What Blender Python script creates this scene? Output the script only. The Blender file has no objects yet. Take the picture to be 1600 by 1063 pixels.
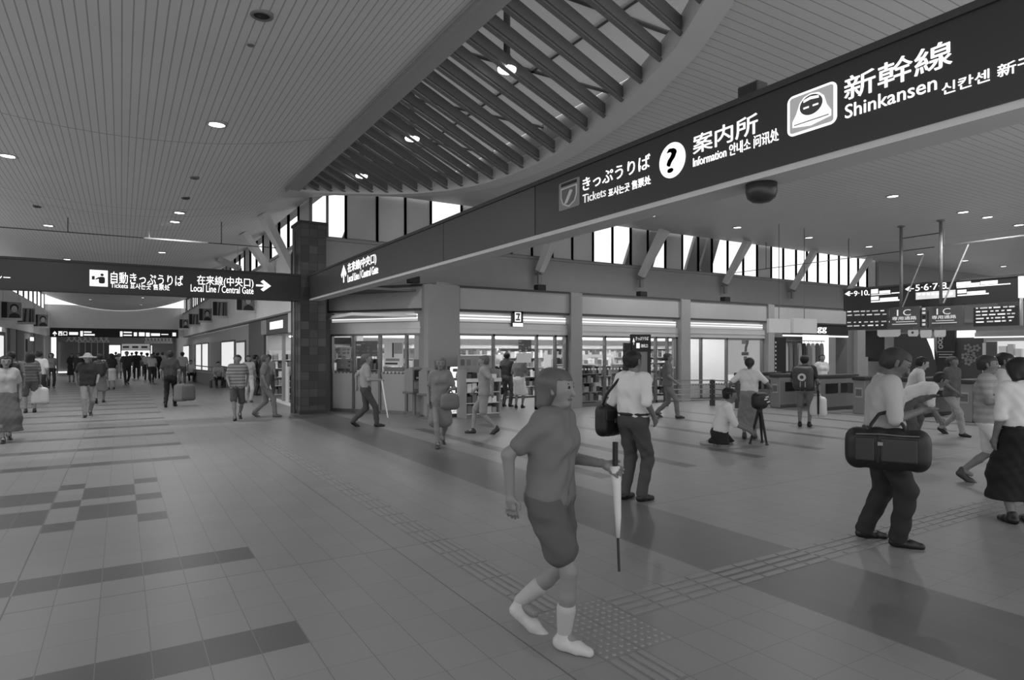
import bpy, bmesh, math, random
import numpy as np
from mathutils import Vector, Matrix
random.seed(7)
SC = bpy.context.scene
COL = SC.collection

# ------------------------------------------------------------------ camera, world, exposure
F_PX, YAW, EYE, HORIZON = 998.0, math.radians(31.46), 1.70, 549.8
cy_, sy_ = math.cos(YAW), math.sin(YAW)
cam_d = bpy.data.cameras.new('camera'); cam = bpy.data.objects.new('camera', cam_d); COL.objects.link(cam)
cam_d.sensor_width = 36; cam_d.lens = 36 * F_PX / 1600; cam_d.shift_y = (HORIZON - 531.5) / 1600
cam_d.clip_start = .05; cam_d.clip_end = 400
cam.location = (0, 0, EYE); cam.rotation_euler = (math.pi / 2, 0, -YAW)
SC.camera = cam
W = bpy.data.worlds.new('overcast_sky'); SC.world = W; W.use_nodes = True
bg = W.node_tree.nodes['Background']; bg.inputs[0].default_value = (1, 1, 1, 1); bg.inputs[1].default_value = 1.35
SC.view_settings.view_transform = 'Standard'; SC.view_settings.look = 'None'
SC.view_settings.exposure = 0.0; SC.view_settings.gamma = 1.0; SC.view_settings.use_curve_mapping = False
LAMP_W = 58.0          # power of one downlight
# daylight enters through the clerestories and the hall's back, left open for fill

# ------------------------------------------------------------------ measuring helpers (photo pixel -> place in the hall)
def ray(px, py):
    u = (px - 800) / F_PX
    return (u * cy_ + sy_, -u * sy_ + cy_, (HORIZON - py) / F_PX)
def onZ(px, py, Z=0.0):
    d = ray(px, py); t = (Z - EYE) / d[2]; return Vector((d[0] * t, d[1] * t, Z))
def onX(px, py, X):
    d = ray(px, py); t = X / d[0]; return Vector((X, d[1] * t, EYE + d[2] * t))
def onY(px, py, Y):
    d = ray(px, py); t = Y / d[1]; return Vector((d[0] * t, Y, EYE + d[2] * t))
def xY(px, Y): return onY(px, 500, Y).x
def depth(v): return v[0] * sy_ + v[1] * cy_

# ------------------------------------------------------------------ materials
MATS = {}
def lin(v):
    v /= 255.0
    return v / 12.92 if v <= .04045 else ((v + .055) / 1.055) ** 2.4
def N(nt, t, **kw):
    n = nt.nodes.new(t)
    for k, v in kw.items(): setattr(n, k, v)
    return n
def M(nt, op, a, b=None, c=None):
    n = nt.nodes.new('ShaderNodeMath'); n.operation = op
    for i, v in enumerate((a, b, c)):
        if v is None: continue
        if isinstance(v, (int, float)): n.inputs[i].default_value = v
        else: nt.links.new(v, n.inputs[i])
    return n.outputs[0]
def new_mat(name):
    m = bpy.data.materials.new(name); m.use_nodes = True
    nt = m.node_tree; return m, nt, nt.nodes['Principled BSDF']
def grey(v, rough=.6, metal=0.0, var=.06, scale=3.0, spec=.4):
    """plain grey surface, v = sRGB 0..255, with a faint uneven tone"""
    key = (round(v), rough, metal, var, scale, spec)
    if key in MATS: return MATS[key]
    m, nt, b = new_mat('grey_%d' % v)
    g = lin(v)
    tc = N(nt, 'ShaderNodeTexCoord'); no = N(nt, 'ShaderNodeTexNoise')
    no.inputs['Scale'].default_value = scale; no.inputs['Detail'].default_value = 3
    nt.links.new(tc.outputs['Object'], no.inputs['Vector'])
    f = M(nt, 'MULTIPLY', M(nt, 'ADD', M(nt, 'MULTIPLY', no.outputs[0], 2 * var), 1 - var), g)
    cb = N(nt, 'ShaderNodeCombineColor')
    for i in range(3): nt.links.new(f, cb.inputs[i])
    nt.links.new(cb.outputs[0], b.inputs['Base Color'])
    b.inputs['Roughness'].default_value = rough; b.inputs['Metallic'].default_value = metal
    b.inputs['Specular IOR Level'].default_value = spec
    MATS[key] = m; return m
def glow(s, v=255):
    key = ('glow', s, v)
    if key in MATS: return MATS[key]
    m, nt, b = new_mat('lit_%s' % str(s).replace('.', '_'))
    g = lin(v)
    b.inputs['Base Color'].default_value = (g * .35, g * .35, g * .35, 1)
    b.inputs['Emission Color'].default_value = (g, g, g, 1); b.inputs['Emission Strength'].default_value = s
    MATS[key] = m; return m
def glass(tint=.92, gloss=.08, frost=0.0, fv=150):
    key = ('glass', tint, gloss, frost, fv)
    if key in MATS: return MATS[key]
    m = bpy.data.materials.new('pane_glass'); m.use_nodes = True; nt = m.node_tree; nt.nodes.clear()
    o = N(nt, 'ShaderNodeOutputMaterial'); t = N(nt, 'ShaderNodeBsdfTransparent'); g = N(nt, 'ShaderNodeBsdfGlossy')
    t.inputs[0].default_value = (tint,) * 3 + (1,); g.inputs['Roughness'].default_value = .03
    mx = N(nt, 'ShaderNodeMixShader'); mx.inputs[0].default_value = gloss
    nt.links.new(t.outputs[0], mx.inputs[1]); nt.links.new(g.outputs[0], mx.inputs[2])
    out = mx.outputs[0]
    if frost:
        d = N(nt, 'ShaderNodeBsdfTranslucent'); d2 = N(nt, 'ShaderNodeBsdfDiffuse')
        for q in (d, d2): q.inputs[0].default_value = (lin(fv),) * 3 + (1,)
        m1 = N(nt, 'ShaderNodeMixShader'); m1.inputs[0].default_value = .5
        nt.links.new(d.outputs[0], m1.inputs[1]); nt.links.new(d2.outputs[0], m1.inputs[2])
        m2 = N(nt, 'ShaderNodeMixShader'); m2.inputs[0].default_value = frost
        nt.links.new(out, m2.inputs[1]); nt.links.new(m1.outputs[0], m2.inputs[2]); out = m2.outputs[0]
    nt.links.new(out, o.inputs[0]); MATS[key] = m; return m
def lined(v, axis, pitch, width, dark=.45, rough=.55, off=0.0, seams=(), seam_axis=1):
    """boards running past each other: a groove every `pitch` along `axis`, plus cross seams"""
    m, nt, b = new_mat('boarded_%d' % v)
    tc = N(nt, 'ShaderNodeTexCoord'); sp = N(nt, 'ShaderNodeSeparateXYZ'); nt.links.new(tc.outputs['Object'], sp.inputs[0])
    c = M(nt, 'MODULO', M(nt, 'ADD', sp.outputs[axis], 200.0 + off), pitch)
    k = M(nt, 'LESS_THAN', c, width)
    for s in seams:
        k = M(nt, 'MAXIMUM', k, M(nt, 'LESS_THAN', M(nt, 'ABSOLUTE', M(nt, 'SUBTRACT', sp.outputs[seam_axis], s)), .018))
    no = N(nt, 'ShaderNodeTexNoise'); no.inputs['Scale'].default_value = .7; nt.links.new(tc.outputs['Object'], no.inputs['Vector'])
    f = M(nt, 'MULTIPLY', M(nt, 'SUBTRACT', 1.0, M(nt, 'MULTIPLY', k, 1 - dark)), M(nt, 'MULTIPLY', M(nt, 'ADD', M(nt, 'MULTIPLY', no.outputs[0], .12), .94), lin(v)))
    cb = N(nt, 'ShaderNodeCombineColor')
    for i in range(3): nt.links.new(f, cb.inputs[i])
    nt.links.new(cb.outputs[0], b.inputs['Base Color']); b.inputs['Roughness'].default_value = rough
    b.inputs['Specular IOR Level'].default_value = .3
    return m
TX0, TDX, TY0, TDY = -.9212, .26632, 5.5936, .35865   # floor tile grid
def tile_mat(v, joint=.55, rough=.38):
    m, nt, b = new_mat('floor_tile_%d' % v)
    tc = N(nt, 'ShaderNodeTexCoord'); sp = N(nt, 'ShaderNodeSeparateXYZ'); nt.links.new(tc.outputs['Object'], sp.inputs[0])
    ux = M(nt, 'DIVIDE', M(nt, 'SUBTRACT', sp.outputs[0], TX0 - 300 * TDX), TDX)
    uy = M(nt, 'DIVIDE', M(nt, 'SUBTRACT', sp.outputs[1], TY0 - 300 * TDY), TDY)
    def edge(u, w):
        fr = M(nt, 'FRACT', u); return M(nt, 'LESS_THAN', M(nt, 'MINIMUM', fr, M(nt, 'SUBTRACT', 1.0, fr)), w)
    k = M(nt, 'MULTIPLY', edge(ux, .0105), .75); k = M(nt, 'MAXIMUM', k, M(nt, 'MULTIPLY', edge(uy, .0065), .6))
    for ax, p in ((0, -.655), (0, 2.009), (1, 5.239)):
        k = M(nt, 'MAXIMUM', k, M(nt, 'LESS_THAN', M(nt, 'ABSOLUTE', M(nt, 'SUBTRACT', sp.outputs[ax], p)), .0055))
    cv = N(nt, 'ShaderNodeCombineXYZ'); nt.links.new(M(nt, 'FLOOR', ux), cv.inputs[0]); nt.links.new(M(nt, 'FLOOR', uy), cv.inputs[1])
    wn = N(nt, 'ShaderNodeTexWhiteNoise'); nt.links.new(cv.outputs[0], wn.inputs['Vector'])
    no = N(nt, 'ShaderNodeTexNoise'); no.inputs['Scale'].default_value = 60; no.inputs['Detail'].default_value = 4
    nt.links.new(tc.outputs['Object'], no.inputs['Vector'])
    t = M(nt, 'ADD', M(nt, 'MULTIPLY', wn.outputs[0], .07), M(nt, 'MULTIPLY', no.outputs[0], .12))
    f = M(nt, 'MULTIPLY', M(nt, 'ADD', t, .905), M(nt, 'SUBTRACT', 1.0, M(nt, 'MULTIPLY', k, joint)))
    f = M(nt, 'MULTIPLY', f, lin(v))
    cb = N(nt, 'ShaderNodeCombineColor')
    for i in range(3): nt.links.new(f, cb.inputs[i])
    nt.links.new(cb.outputs[0], b.inputs['Base Color']); b.inputs['Roughness'].default_value = rough
    b.inputs['Specular IOR Level'].default_value = .35
    return m
def block_mat(v):
    m, nt, b = new_mat('dark_stone_cladding')
    tc = N(nt, 'ShaderNodeTexCoord'); br = N(nt, 'ShaderNodeTexBrick'); mp = N(nt, 'ShaderNodeMapping')
    mp.inputs['Rotation'].default_value = (math.pi / 2, 0, 0)
    nt.links.new(tc.outputs['Object'], mp.inputs[0]); nt.links.new(mp.outputs[0], br.inputs['Vector'])
    br.offset = .0; br.inputs['Scale'].default_value = 1; br.inputs['Brick Width'].default_value = .23; br.inputs['Row Height'].default_value = .23
    br.inputs['Mortar Size'].default_value = .006
    for i, q in enumerate((v * .75, v * 1.3, v * .6)): br.inputs[i + 1].default_value = (lin(q),) * 3 + (1,)
    nt.links.new(br.outputs[0], b.inputs['Base Color']); b.inputs['Roughness'].default_value = .55
    return m

# ------------------------------------------------------------------ object helpers
def tag(o, label=None, cat=None, group=None, kind=None):
    if label: o['label'] = label
    if cat: o['category'] = cat
    if group: o['group'] = group
    if kind: o['kind'] = kind
    return o
def thing(name, label, cat, loc=(0, 0, 0), rz=0.0, group=None):
    o = bpy.data.objects.new(name, None); COL.objects.link(o)
    o.location = loc; o.rotation_euler = (0, 0, rz); o.empty_display_size = .1
    return tag(o, label, cat, group)
def mesh_obj(name, verts, faces, mats, parent=None, mi=None, smooth=False):
    me = bpy.data.meshes.new(name); me.from_pydata([tuple(v) for v in verts], [], faces)
    for m in (mats if isinstance(mats, (list, tuple)) else [mats]): me.materials.append(m)
    if mi is not None: me.polygons.foreach_set('material_index', mi)
    if smooth: me.polygons.foreach_set('use_smooth', [True] * len(me.polygons))
    me.update()
    o = bpy.data.objects.new(name, me); COL.objects.link(o)
    if parent: o.parent = parent
    return o
class MB:
    """collects simple shapes for ONE mesh object"""
    def __init__(s): s.v = []; s.f = []
    def add(s, v, f):
        n = len(s.v); s.v += [Vector(p) for p in v]; s.f += [tuple(i + n for i in q) for q in f]; return s
    def box(s, a, b):
        (x0, y0, z0), (x1, y1, z1) = a, b
        if x0 > x1: x0, x1 = x1, x0
        if y0 > y1: y0, y1 = y1, y0
        if z0 > z1: z0, z1 = z1, z0
        return s.add([(x0, y0, z0), (x1, y0, z0), (x1, y1, z0), (x0, y1, z0), (x0, y0, z1), (x1, y0, z1), (x1, y1, z1), (x0, y1, z1)],
                     [(0, 3, 2, 1), (4, 5, 6, 7), (0, 1, 5, 4), (1, 2, 6, 5), (2, 3, 7, 6), (3, 0, 4, 7)])
    def bbox(s, a, b, r=.02):
        """box with chamfered edges"""
        bm = bmesh.new(); c = [(p + q) / 2 for p, q in zip(a, b)]; d = [abs(q - p) for p, q in zip(a, b)]
        bmesh.ops.create_cube(bm, size=1, matrix=Matrix.Translation(c) @ Matrix.Diagonal(d + [1]))
        bmesh.ops.bevel(bm, geom=bm.edges[:], offset=min(r, min(d) * .45), segments=2, affect='EDGES', profile=.6)
        bm.verts.index_update()
        s.add([v.co.copy() for v in bm.verts], [tuple(v.index for v in f.verts) for f in bm.faces]); bm.free(); return s
    def obox(s, p0, p1, w, h, up=(0, 0, 1), w1=None, h1=None):
        """bar from p0 to p1 with a w x h cross section (may taper)"""
        p0, p1 = Vector(p0), Vector(p1); d = (p1 - p0).normalized(); up = Vector(up)
        a = d.cross(up)
        if a.length < 1e-4: a = d.cross(Vector((1, 0, 0)))
        a.normalize(); b = a.cross(d); w1 = w if w1 is None else w1; h1 = h if h1 is None else h1
        v = [p0 + a * sx * w / 2 + b * sz * h / 2 for sx, sz in ((-1, -1), (1, -1), (1, 1), (-1, 1))]
        v += [p1 + a * sx * w1 / 2 + b * sz * h1 / 2 for sx, sz in ((-1, -1), (1, -1), (1, 1), (-1, 1))]
        return s.add(v, [(0, 1, 2, 3), (7, 6, 5, 4), (0, 4, 5, 1), (1, 5, 6, 2), (2, 6, 7, 3), (3, 7, 4, 0)])
    def tube(s, pts, r, n=10, r1=None):
        pts = [Vector(p) for p in pts]; rings = []
        for i, p in enumerate(pts):
            d = (pts[min(i + 1, len(pts) - 1)] - pts[max(i - 1, 0)]).normalized()
            a = d.cross(Vector((0, 0, 1)))
            if a.length < 1e-3: a = d.cross(Vector((1, 0, 0)))
            a.normalize(); b = a.cross(d); q = r if r1 is None else r + (r1 - r) * i / (len(pts) - 1)
            rings.append([p + (a * math.cos(2 * math.pi * k / n) + b * math.sin(2 * math.pi * k / n)) * q for k in range(n)])
        v = [p for rg in rings for p in rg]; f = []
        for i in range(len(pts) - 1):
            for k in range(n): f.append((i * n + k, i * n + (k + 1) % n, (i + 1) * n + (k + 1) % n, (i + 1) * n + k))
        f.append(tuple(range(n - 1, -1, -1))); f.append(tuple((len(pts) - 1) * n + k for k in range(n)))
        return s.add(v, f)
    def lathe(s, prof, c=(0, 0, 0), n=24):
        c = Vector(c); v = [c + Vector((r * math.cos(2 * math.pi * k / n), r * math.sin(2 * math.pi * k / n), z)) for r, z in prof for k in range(n)]
        f = [(i * n + k, i * n + (k + 1) % n, (i + 1) * n + (k + 1) % n, (i + 1) * n + k) for i in range(len(prof) - 1) for k in range(n)]
        f.append(tuple(range(n - 1, -1, -1))); f.append(tuple((len(prof) - 1) * n + k for k in range(n)))
        return s.add(v, f)
    def slab(s, poly, U, V, O, Nn, t):
        """extrude a 2-D outline lying in the U,V plane at O by t along Nn"""
        U, V, O, Nn = map(Vector, (U, V, O, Nn)); n = len(poly)
        v = [O + U * a + V * b for a, b in poly] + [O + U * a + V * b + Nn * t for a, b in poly]
        f = [tuple(range(n - 1, -1, -1)), tuple(range(n, 2 * n))] + [(i, (i + 1) % n, n + (i + 1) % n, n + i) for i in range(n)]
        return s.add(v, f)
    def build(s, name, mat, parent=None, smooth=False, kind=None):
        o = mesh_obj(name, s.v, s.f, mat, parent, smooth=smooth)
        bm = bmesh.new(); bm.from_mesh(o.data); bmesh.ops.recalc_face_normals(bm, faces=bm.faces[:]); bm.to_mesh(o.data); bm.free()
        if kind: o['kind'] = kind
        return o
def struct(name, mb, mat, parent=None): return mb.build(name, mat, parent, kind='structure' if parent is None else None)
def circ(cx, cy, r, n=32, ry=None, a0=0.0, a1=2 * math.pi):
    m = n if abs(a1 - a0 - 2 * math.pi) < 1e-6 else n - 1
    return [(cx + r * math.cos(a0 + (a1 - a0) * k / m), cy + (ry or r) * math.sin(a0 + (a1 - a0) * k / m)) for k in range(n)]
def rrect(x0, y0, x1, y1, r, n=6):
    out = []
    for cx, cy, a in ((x1 - r, y1 - r, 0), (x0 + r, y1 - r, .5), (x0 + r, y0 + r, 1), (x1 - r, y0 + r, 1.5)):
        out += [(cx + r * math.cos(math.pi * (a + .5 * k / n)), cy + r * math.sin(math.pi * (a + .5 * k / n))) for k in range(n + 1)]
    return out
_T = {}
def text_verts(s):
    key = s
    if key not in _T:
        cu = bpy.data.curves.new('t', 'FONT'); cu.body = s; cu.size = 1; cu.extrude = .012; cu.resolution_u = 3
        o = bpy.data.objects.new('t', cu); COL.objects.link(o)
        dg = bpy.context.evaluated_depsgraph_get(); dg.update()
        me = bpy.data.meshes.new_from_object(o.evaluated_get(dg))
        v = [p.co.copy() for p in me.vertices]; f = [tuple(p.vertices) for p in me.polygons]
        bpy.data.objects.remove(o); bpy.data.curves.remove(cu); bpy.data.meshes.remove(me)
        _T[key] = (v, f)
    return _T[key]
def letters(s, O, U, V, Nn, w, h, mat, parent, name='lettering', bold=.02, d=.006):
    """lettering in a w x h box whose lower left corner is O"""
    v, f = text_verts(s)
    if not v: return None
    x0 = min(p.x for p in v); x1 = max(p.x for p in v); y0 = min(p.y for p in v); y1 = max(p.y for p in v)
    U, V, Nn, O = Vector(U), Vector(V), Vector(Nn), Vector(O)
    w = w or (x1 - x0) / (y1 - y0) * h
    pts, fs = [], []
    e = bold * .16
    for ox, oy in (((0, 0),) if bold == 0 else ((-e, -e), (e, -e), (-e, e), (e, e), (0, 0))):
        n = len(pts); fs += [tuple(i + n for i in q) for q in f]
        pts += [O + U * ((p.x + ox - x0) / (x1 - x0) * w) + V * ((p.y + oy - y0) / (y1 - y0) * h) + Nn * (d * (1 if p.z > 0 else .1)) for p in v]
    f = fs
    return mesh_obj(name, pts, f, mat, parent)
def plate(poly, O, U, V, Nn, t, mat, parent, name): return MB().slab(poly, U, V, O, Nn, t).build(name, mat, parent)
def copy_tree(o, parent=None):
    c = o.copy(); COL.objects.link(c)
    if parent: c.parent = parent
    for ch in o.children: copy_tree(ch, c)
    return c
ARROW = [(0, .42), (.55, .42), (.3, .17), (.48, .0), (1.0, .5), (.48, 1.0), (.3, .83), (.55, .58), (0, .58)]
def arrow(kind, O, U, V, Nn, w, h, mat, parent):
    P = {'R': ARROW, 'L': [(1 - a, b) for a, b in ARROW], 'U': [(b, a) for a, b in ARROW]}[kind]
    return plate([(a * w, b * h) for a, b in P], O, U, V, Nn, .006, mat, parent, 'arrow')

# ================================================================== THE HALL
# floor: tiles with darker bands
def is_dark(i, j):
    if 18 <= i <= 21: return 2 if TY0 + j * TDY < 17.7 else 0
    if (i in (1, 4) and j in (5, 8, 11)) or ((i in (2, 3) or i <= 0) and j in (6, 7, 9, 10)): return 1
    if i <= 6 and (j in (0, -5, -10) or (j >= 16 and (j - 16) % 5 == 0 and (i > -14))):
        return 1 if j < 5 or i in (1, 2, 5, 6, -1, -2, -6, -7) else 2
    if i >= 24 and (i - 24) % 6 == 0 and i < 90 and 3 <= j <= 20: return 1 if j % 4 else 2
    return 0
i0, i1, j0, j1 = -62, 170, -20, 215
xs = [TX0 + i * TDX for i in range(i0, i1 + 1)]; ys = [TY0 + j * TDY for j in range(j0, j1 + 1)]
fv = [(x, y, 0) for y in ys for x in xs]; nx = len(xs)
ff = [(b * nx + a, b * nx + a + 1, (b + 1) * nx + a + 1, (b + 1) * nx + a) for b in range(len(ys) - 1) for a in range(nx - 1)]
fm = [is_dark(i0 + a, j0 + b) for b in range(len(ys) - 1) for a in range(nx - 1)]
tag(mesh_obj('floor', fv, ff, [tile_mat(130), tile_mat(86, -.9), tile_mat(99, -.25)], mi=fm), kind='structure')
# tactile guide strips (raised bars, and a dotted block where the two strips meet)
tb = MB(); w4 = TDX / 4
def bar(x0, y0, x1, y1): tb.box((x0, y0, .0005), (x1, y1, .006))
ta0, ta1 = TX0 + 12 * TDX, TX0 + 13 * TDX
for j in range(-16, 150):
    y = TY0 + j * TDY
    if -8 <= j <= -7: continue
    for k in range(4): bar(ta0 + (k + .2) * w4, y + .012, ta0 + (k + .8) * w4, y + TDY - .012)
tb0 = TY0 - 7 * TDY; h4 = TDY / 4
for i in range(14, 110):
    x = TX0 + i * TDX
    for k in range(4): bar(x + .01, tb0 + (k + .22) * h4, x + TDX - .01, tb0 + (k + .78) * h4)
struct('trim_1', tb, grey(134, .45))
db = MB()
for i in (12, 13):
    for j in (-8, -7):
        for a in range(5):
            for b_ in range(6):
                c = (TX0 + i * TDX + (a + .5) * TDX / 5, TY0 + j * TDY + (b_ + .5) * TDY / 6, 0)
                db.lathe([(.013, .0005), (.012, .004), (.008, .006)], c, 8)
struct('trim_2', db, grey(140, .45))

# ceilings: the corridor vault sags along its middle, the wing vault likewise
ZC = lambda x: 5.11 + .0455 * (x + .2) ** 2
YW = 18.0; XL, YT = 3.46, 16.35
LENS = [(3.46, 16.35), (4.3, 16.22), (5.12, 15.84), (5.8, 15.48), (6.40, 15.0), (6.95, 14.3), (7.35, 13.4), (7.52, 12.4), (7.55, 11.3), (7.46, 10.2), (7.15, 8.7), (6.75, 7.35), (6.2, 6.0), (5.6, 4.95), (4.9, 4.1), (4.2, 3.5), (3.46, 3.0)]
def lens_x(y):
    if y >= YT or y <= 3.0: return XL
    for (xa, ya), (xb, yb) in zip(LENS, LENS[1:]):
        if yb <= y <= ya: return xa + (xb - xa) * (ya - y) / (ya - yb)
def ZR(x, y):
    base = 5.55 + .0095 * (y - 9) ** 2
    lx = lens_x(y) + .38; d = max(0.0, x - lx)
    near = 5.72 if y < YT + 1 else base
    k = min(1, d / 3.0); k = k * k * (3 - 2 * k)
    return near * (1 - k) + base * k
def grid(fn, us, vs): 
    v = [fn(a, b) for b in vs for a in us]; n = len(us)
    return v, [(q * n + p, q * n + p + 1, (q + 1) * n + p + 1, (q + 1) * n + p) for q in range(len(vs) - 1) for p in range(n - 1)]
us = [-5.0 + 8.46 * k / 30 for k in range(31)]
v, f = grid(lambda a, b: (a, b, ZC(a)), us, [-4, 5, 16.35, 62])
us2 = [3.46 + 1.2 * k / 5 for k in range(6)]
v2, f2 = grid(lambda a, b: (a, b, ZC(a)), us2, [16.35, 30, 62]); n = len(v)
v += v2; f += [tuple(i + n for i in q) for q in f2]
SEAMS = (11.84, 17.73, 18.7, 20.8, 26.6, 32.5, 38.4, 44.3, 50.2, 56)
tag(mesh_obj('ceiling', v, f, lined(214, 0, .1, .014, .55, seams=SEAMS), smooth=True), kind='structure')
ysl = sorted(set([-4, -2, 0, 1.5, 2.5] + [3 + .35 * k for k in range(39)] + [YT, 16.7, 17.3, 18.0]))
ts = [k / 28 for k in range(29)]
v, f = grid(lambda t, y: (lens_x(y) + .36 * (1 if 3 < y < YT else 0) + (46.5 - lens_x(y)) * t ** 1.5, y, ZR(lens_x(y) + .36 + (46.5 - lens_x(y)) * t ** 1.5, y)), ts, ysl)
tag(mesh_obj('ceiling_wing', v, f, lined(205, 1, .15, .013, .5, seams=(24.0,), seam_axis=0), smooth=True), kind='structure')
# rim of the bow-shaped opening: straight side and curved side
rim = MB(); rim.box((XL, 3.0, 5.66), (XL + .29, YT - .18, 5.72)); rim.box((XL - .01, 2.6, 5.64), (XL + .03, YT, 5.75))
struct('trim_3', rim, grey(160, .5))
cr = MB(); dense = []
for (a, b) in zip(LENS, LENS[1:]): dense += [(a[0] + (b[0] - a[0]) * k / 4, a[1] + (b[1] - a[1]) * k / 4) for k in range(4)]
dense.append(LENS[-1])
for p, q in zip(dense, dense[1:]):
    o = .4
    cr.add([(p[0], p[1], 5.7), (q[0], q[1], 5.7), (q[0] + o, q[1], 5.69), (p[0] + o, p[1], 5.69)], [(0, 1, 2, 3)])
    cr.add([(p[0], p[1], 5.7), (q[0], q[1], 5.7), (q[0], q[1], 6.02), (p[0], p[1], 6.02)], [(0, 1, 2, 3)])
o = cr.build('trim_4', grey(212, .5), smooth=False); o['kind'] = 'structure'
# skylight box above the louvres
sk = MB(); sk.box((XL - .1, 2.6, 5.76), (XL, YT + .1, 6.75)); sk.box((XL - .1, YT, 6.1), (8.1, YT + .1, 6.75)); sk.box((8.0, 2.6, 6.1), (8.1, YT, 6.75)); sk.box((XL - .1, 2.5, 5.9), (8.1, 2.6, 6.75))
struct('wall_skylight', sk, grey(150))
gl = MB(); fr = MB()
for a in range(2):
    for b_ in range(6):
        x, y = XL + 1.05 + a * 1.75, 2.8 + b_ * 2.25
        gl.box((x, y, 6.70), (x + 1.65, y + 2.15, 6.72))
fr.box((XL, 2.6, 6.70), (XL + 1.06, YT, 6.78))
for a in range(2): fr.box((XL + 1.0 + a * 1.75, 2.6, 6.68), (XL + 1.06 + a * 1.75, YT, 6.76))
for b_ in range(7): fr.box((XL + 1.0, 2.72 + b_ * 2.25, 6.68), (8.0, 2.8 + b_ * 2.25, 6.76))
sky1 = struct('window_1', fr, grey(95)); gl.build('pane', glass(.9, .05, .97, 205), sky1)
# louvre blades fanning across the opening
AP = (-7.3, 1.35); blades = thing('louvre_ceiling', 'fan of dark louvre blades in the bow-shaped ceiling opening', 'louvre', (5, 10, 5.72))
for k in range(30):
    yl = 3.2 + .46 * k; an = math.atan2(yl - AP[1], XL + .29 - AP[0]); dx, dy = math.cos(an), math.sin(an)
    t0 = (XL + .29 - AP[0]) / dx; t = t0
    while lens_x(AP[1] + dy * t) > AP[0] + dx * t and t < 25: t += .03
    y0 = AP[1] + dy * t0
    if t - t0 < .25 or not 3.05 < y0 < YT: continue
    p0 = (AP[0] + dx * t0 - 5, AP[1] + dy * t0 - 10, .17); p1 = (AP[0] + dx * t - 5, AP[1] + dy * t - 10, .17)
    b_ = MB(); b_.obox(p0, p1, .035, .17)
    q0 = (p0[0], p0[1], .03); q1 = (p1[0], p1[1], .03); b_.obox(q0, q1, .07, .02)
    b_.build('louvre_blade', grey(112, .45), blades)

# clad pillar at the corner
struct('wall_pillar', MB().box((4.13, 17.73, 0), (4.83, 18.66, 5.21)), block_mat(64))
struct('wall_return', MB().box((4.8, 18.3, 0), (5.12, 18.66, 3.48)), grey(100))
cap = MB().box((4.1, 17.7, 5.19), (4.86, 18.69, 5.26)); cap.box((4.11, 17.71, 0), (4.85, 18.68, .1)); struct('trim_5', cap, grey(58))
pp = MB(); pp.tube([(4.06, 18.12, 0), (4.06, 18.12, 5.0)], .035); pp.tube([(4.03, 18.3, 0), (4.03, 18.3, 4.4), (4.25, 18.5, 4.75)], .03)
pipe = pp.build('drain_pipe', grey(120, .4), smooth=True); tag(pipe, 'grey pipes running up the left side of the dark clad pillar', 'pipe')

# upper walls with clerestory windows --------------------------------------------------
struct('wall_back', MB().box((4.83, 18.0, 3.3), (46.2, 18.25, 4.84)), grey(160))
struct('trim_6', MB().box((4.83, 17.93, 4.82), (33.6, 18.25, 4.9)), grey(150))
struct('wall_right', MB().box((4.6, 18.66, 2.95), (4.85, 62, 4.95)), grey(226))
struct('trim_7', MB().box((4.52, 18.66, 4.93), (4.85, 62, 5.0)), grey(165))
struct('trim_8', MB().box((4.55, 18.66, 2.93), (4.86, 62, 2.99)), grey(120))
struct('wall_left', MB().box((-5.25, 24, 2.95), (-5.0, 62, 4.95)), grey(226))
struct('wall_end', MB().box((-5.2, 62.05, 3.0), (4.85, 62.3, 5.45)), grey(232))
struct('wall_wing_end', MB().box((46.2, -4, 0), (46.5, 18.2, 6.6)), grey(150)); struct('wall_back_upper', MB().box((32.9, 18.0, 4.84), (46.2, 18.25, 6.6)), grey(160))
CLEAR = glass(.98, .03)
FROST = glass(.9, .06, .97, 196); FROST2 = glass(.9, .06, .97, 208)
nwin = [1]
def clerestory(cuts, kinds, fixed, axis, z0, z1):
    """row of panes between mullions; axis 0 runs along X at Y=fixed, axis 1 along Y at X=fixed"""
    for (a, b), kd in zip(zip(cuts, cuts[1:]), kinds):
        nwin[0] += 1; fr = MB(); pn = MB()
        def bx(mb, p, q, t0, t1, za, zb):
            if axis == 0: mb.box((p, fixed + t0, za), (q, fixed + t1, zb))
            else: mb.box((fixed + t0, p, za), (fixed + t1, q, zb))
        bx(fr, a - .028, a + .028, .0, .08, z0, z1); bx(fr, b - .028, b + .028, .0, .08, z0, z1)
        bx(fr, a, b, .0, .1, z0, z0 + .05); bx(fr, a, b, .0, .1, z1 - .06, z1)
        w = struct('window_%d' % nwin[0], fr, grey(120, .5))
        bx(pn, a + .036, b - .036, .05, .062, z0 + .05, z1 - .06)
        pn.build('pane', {'f': FROST, 'g': FROST2, 'c': CLEAR}[kd], w)
cutpx = [512, 541, 590, 634, 674, 722, 768, 800, 832, 864, 895, 927.5, 958, 986.5, 1013, 1040.6, 1067, 1092, 1113.4, 1138, 1162.5, 1184, 1206, 1225, 1245, 1262, 1279, 1296, 1312, 1327, 1342, 1356, 1370]
cuts = [xY(p, 18.05) for p in cutpx]
kinds = list('cggfcfcf') + list('fffccfcfcccccfcccccccccf')
clerestory(cuts, kinds[:len(cuts) - 1], 18.05, 0, 4.9, 6.62)
cy2 = [18.9 + 1.45 * k for k in range(31)]
clerestory(cy2, ['c' if k % 7 not in (0, 4) else 'f' for k in range(30)], 4.66, 1, 5.0, 6.3)
clerestory([27 + 2.5 * k for k in range(15)], ['c'] * 14, -5.2, 1, 5.0, 6.3)
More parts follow.
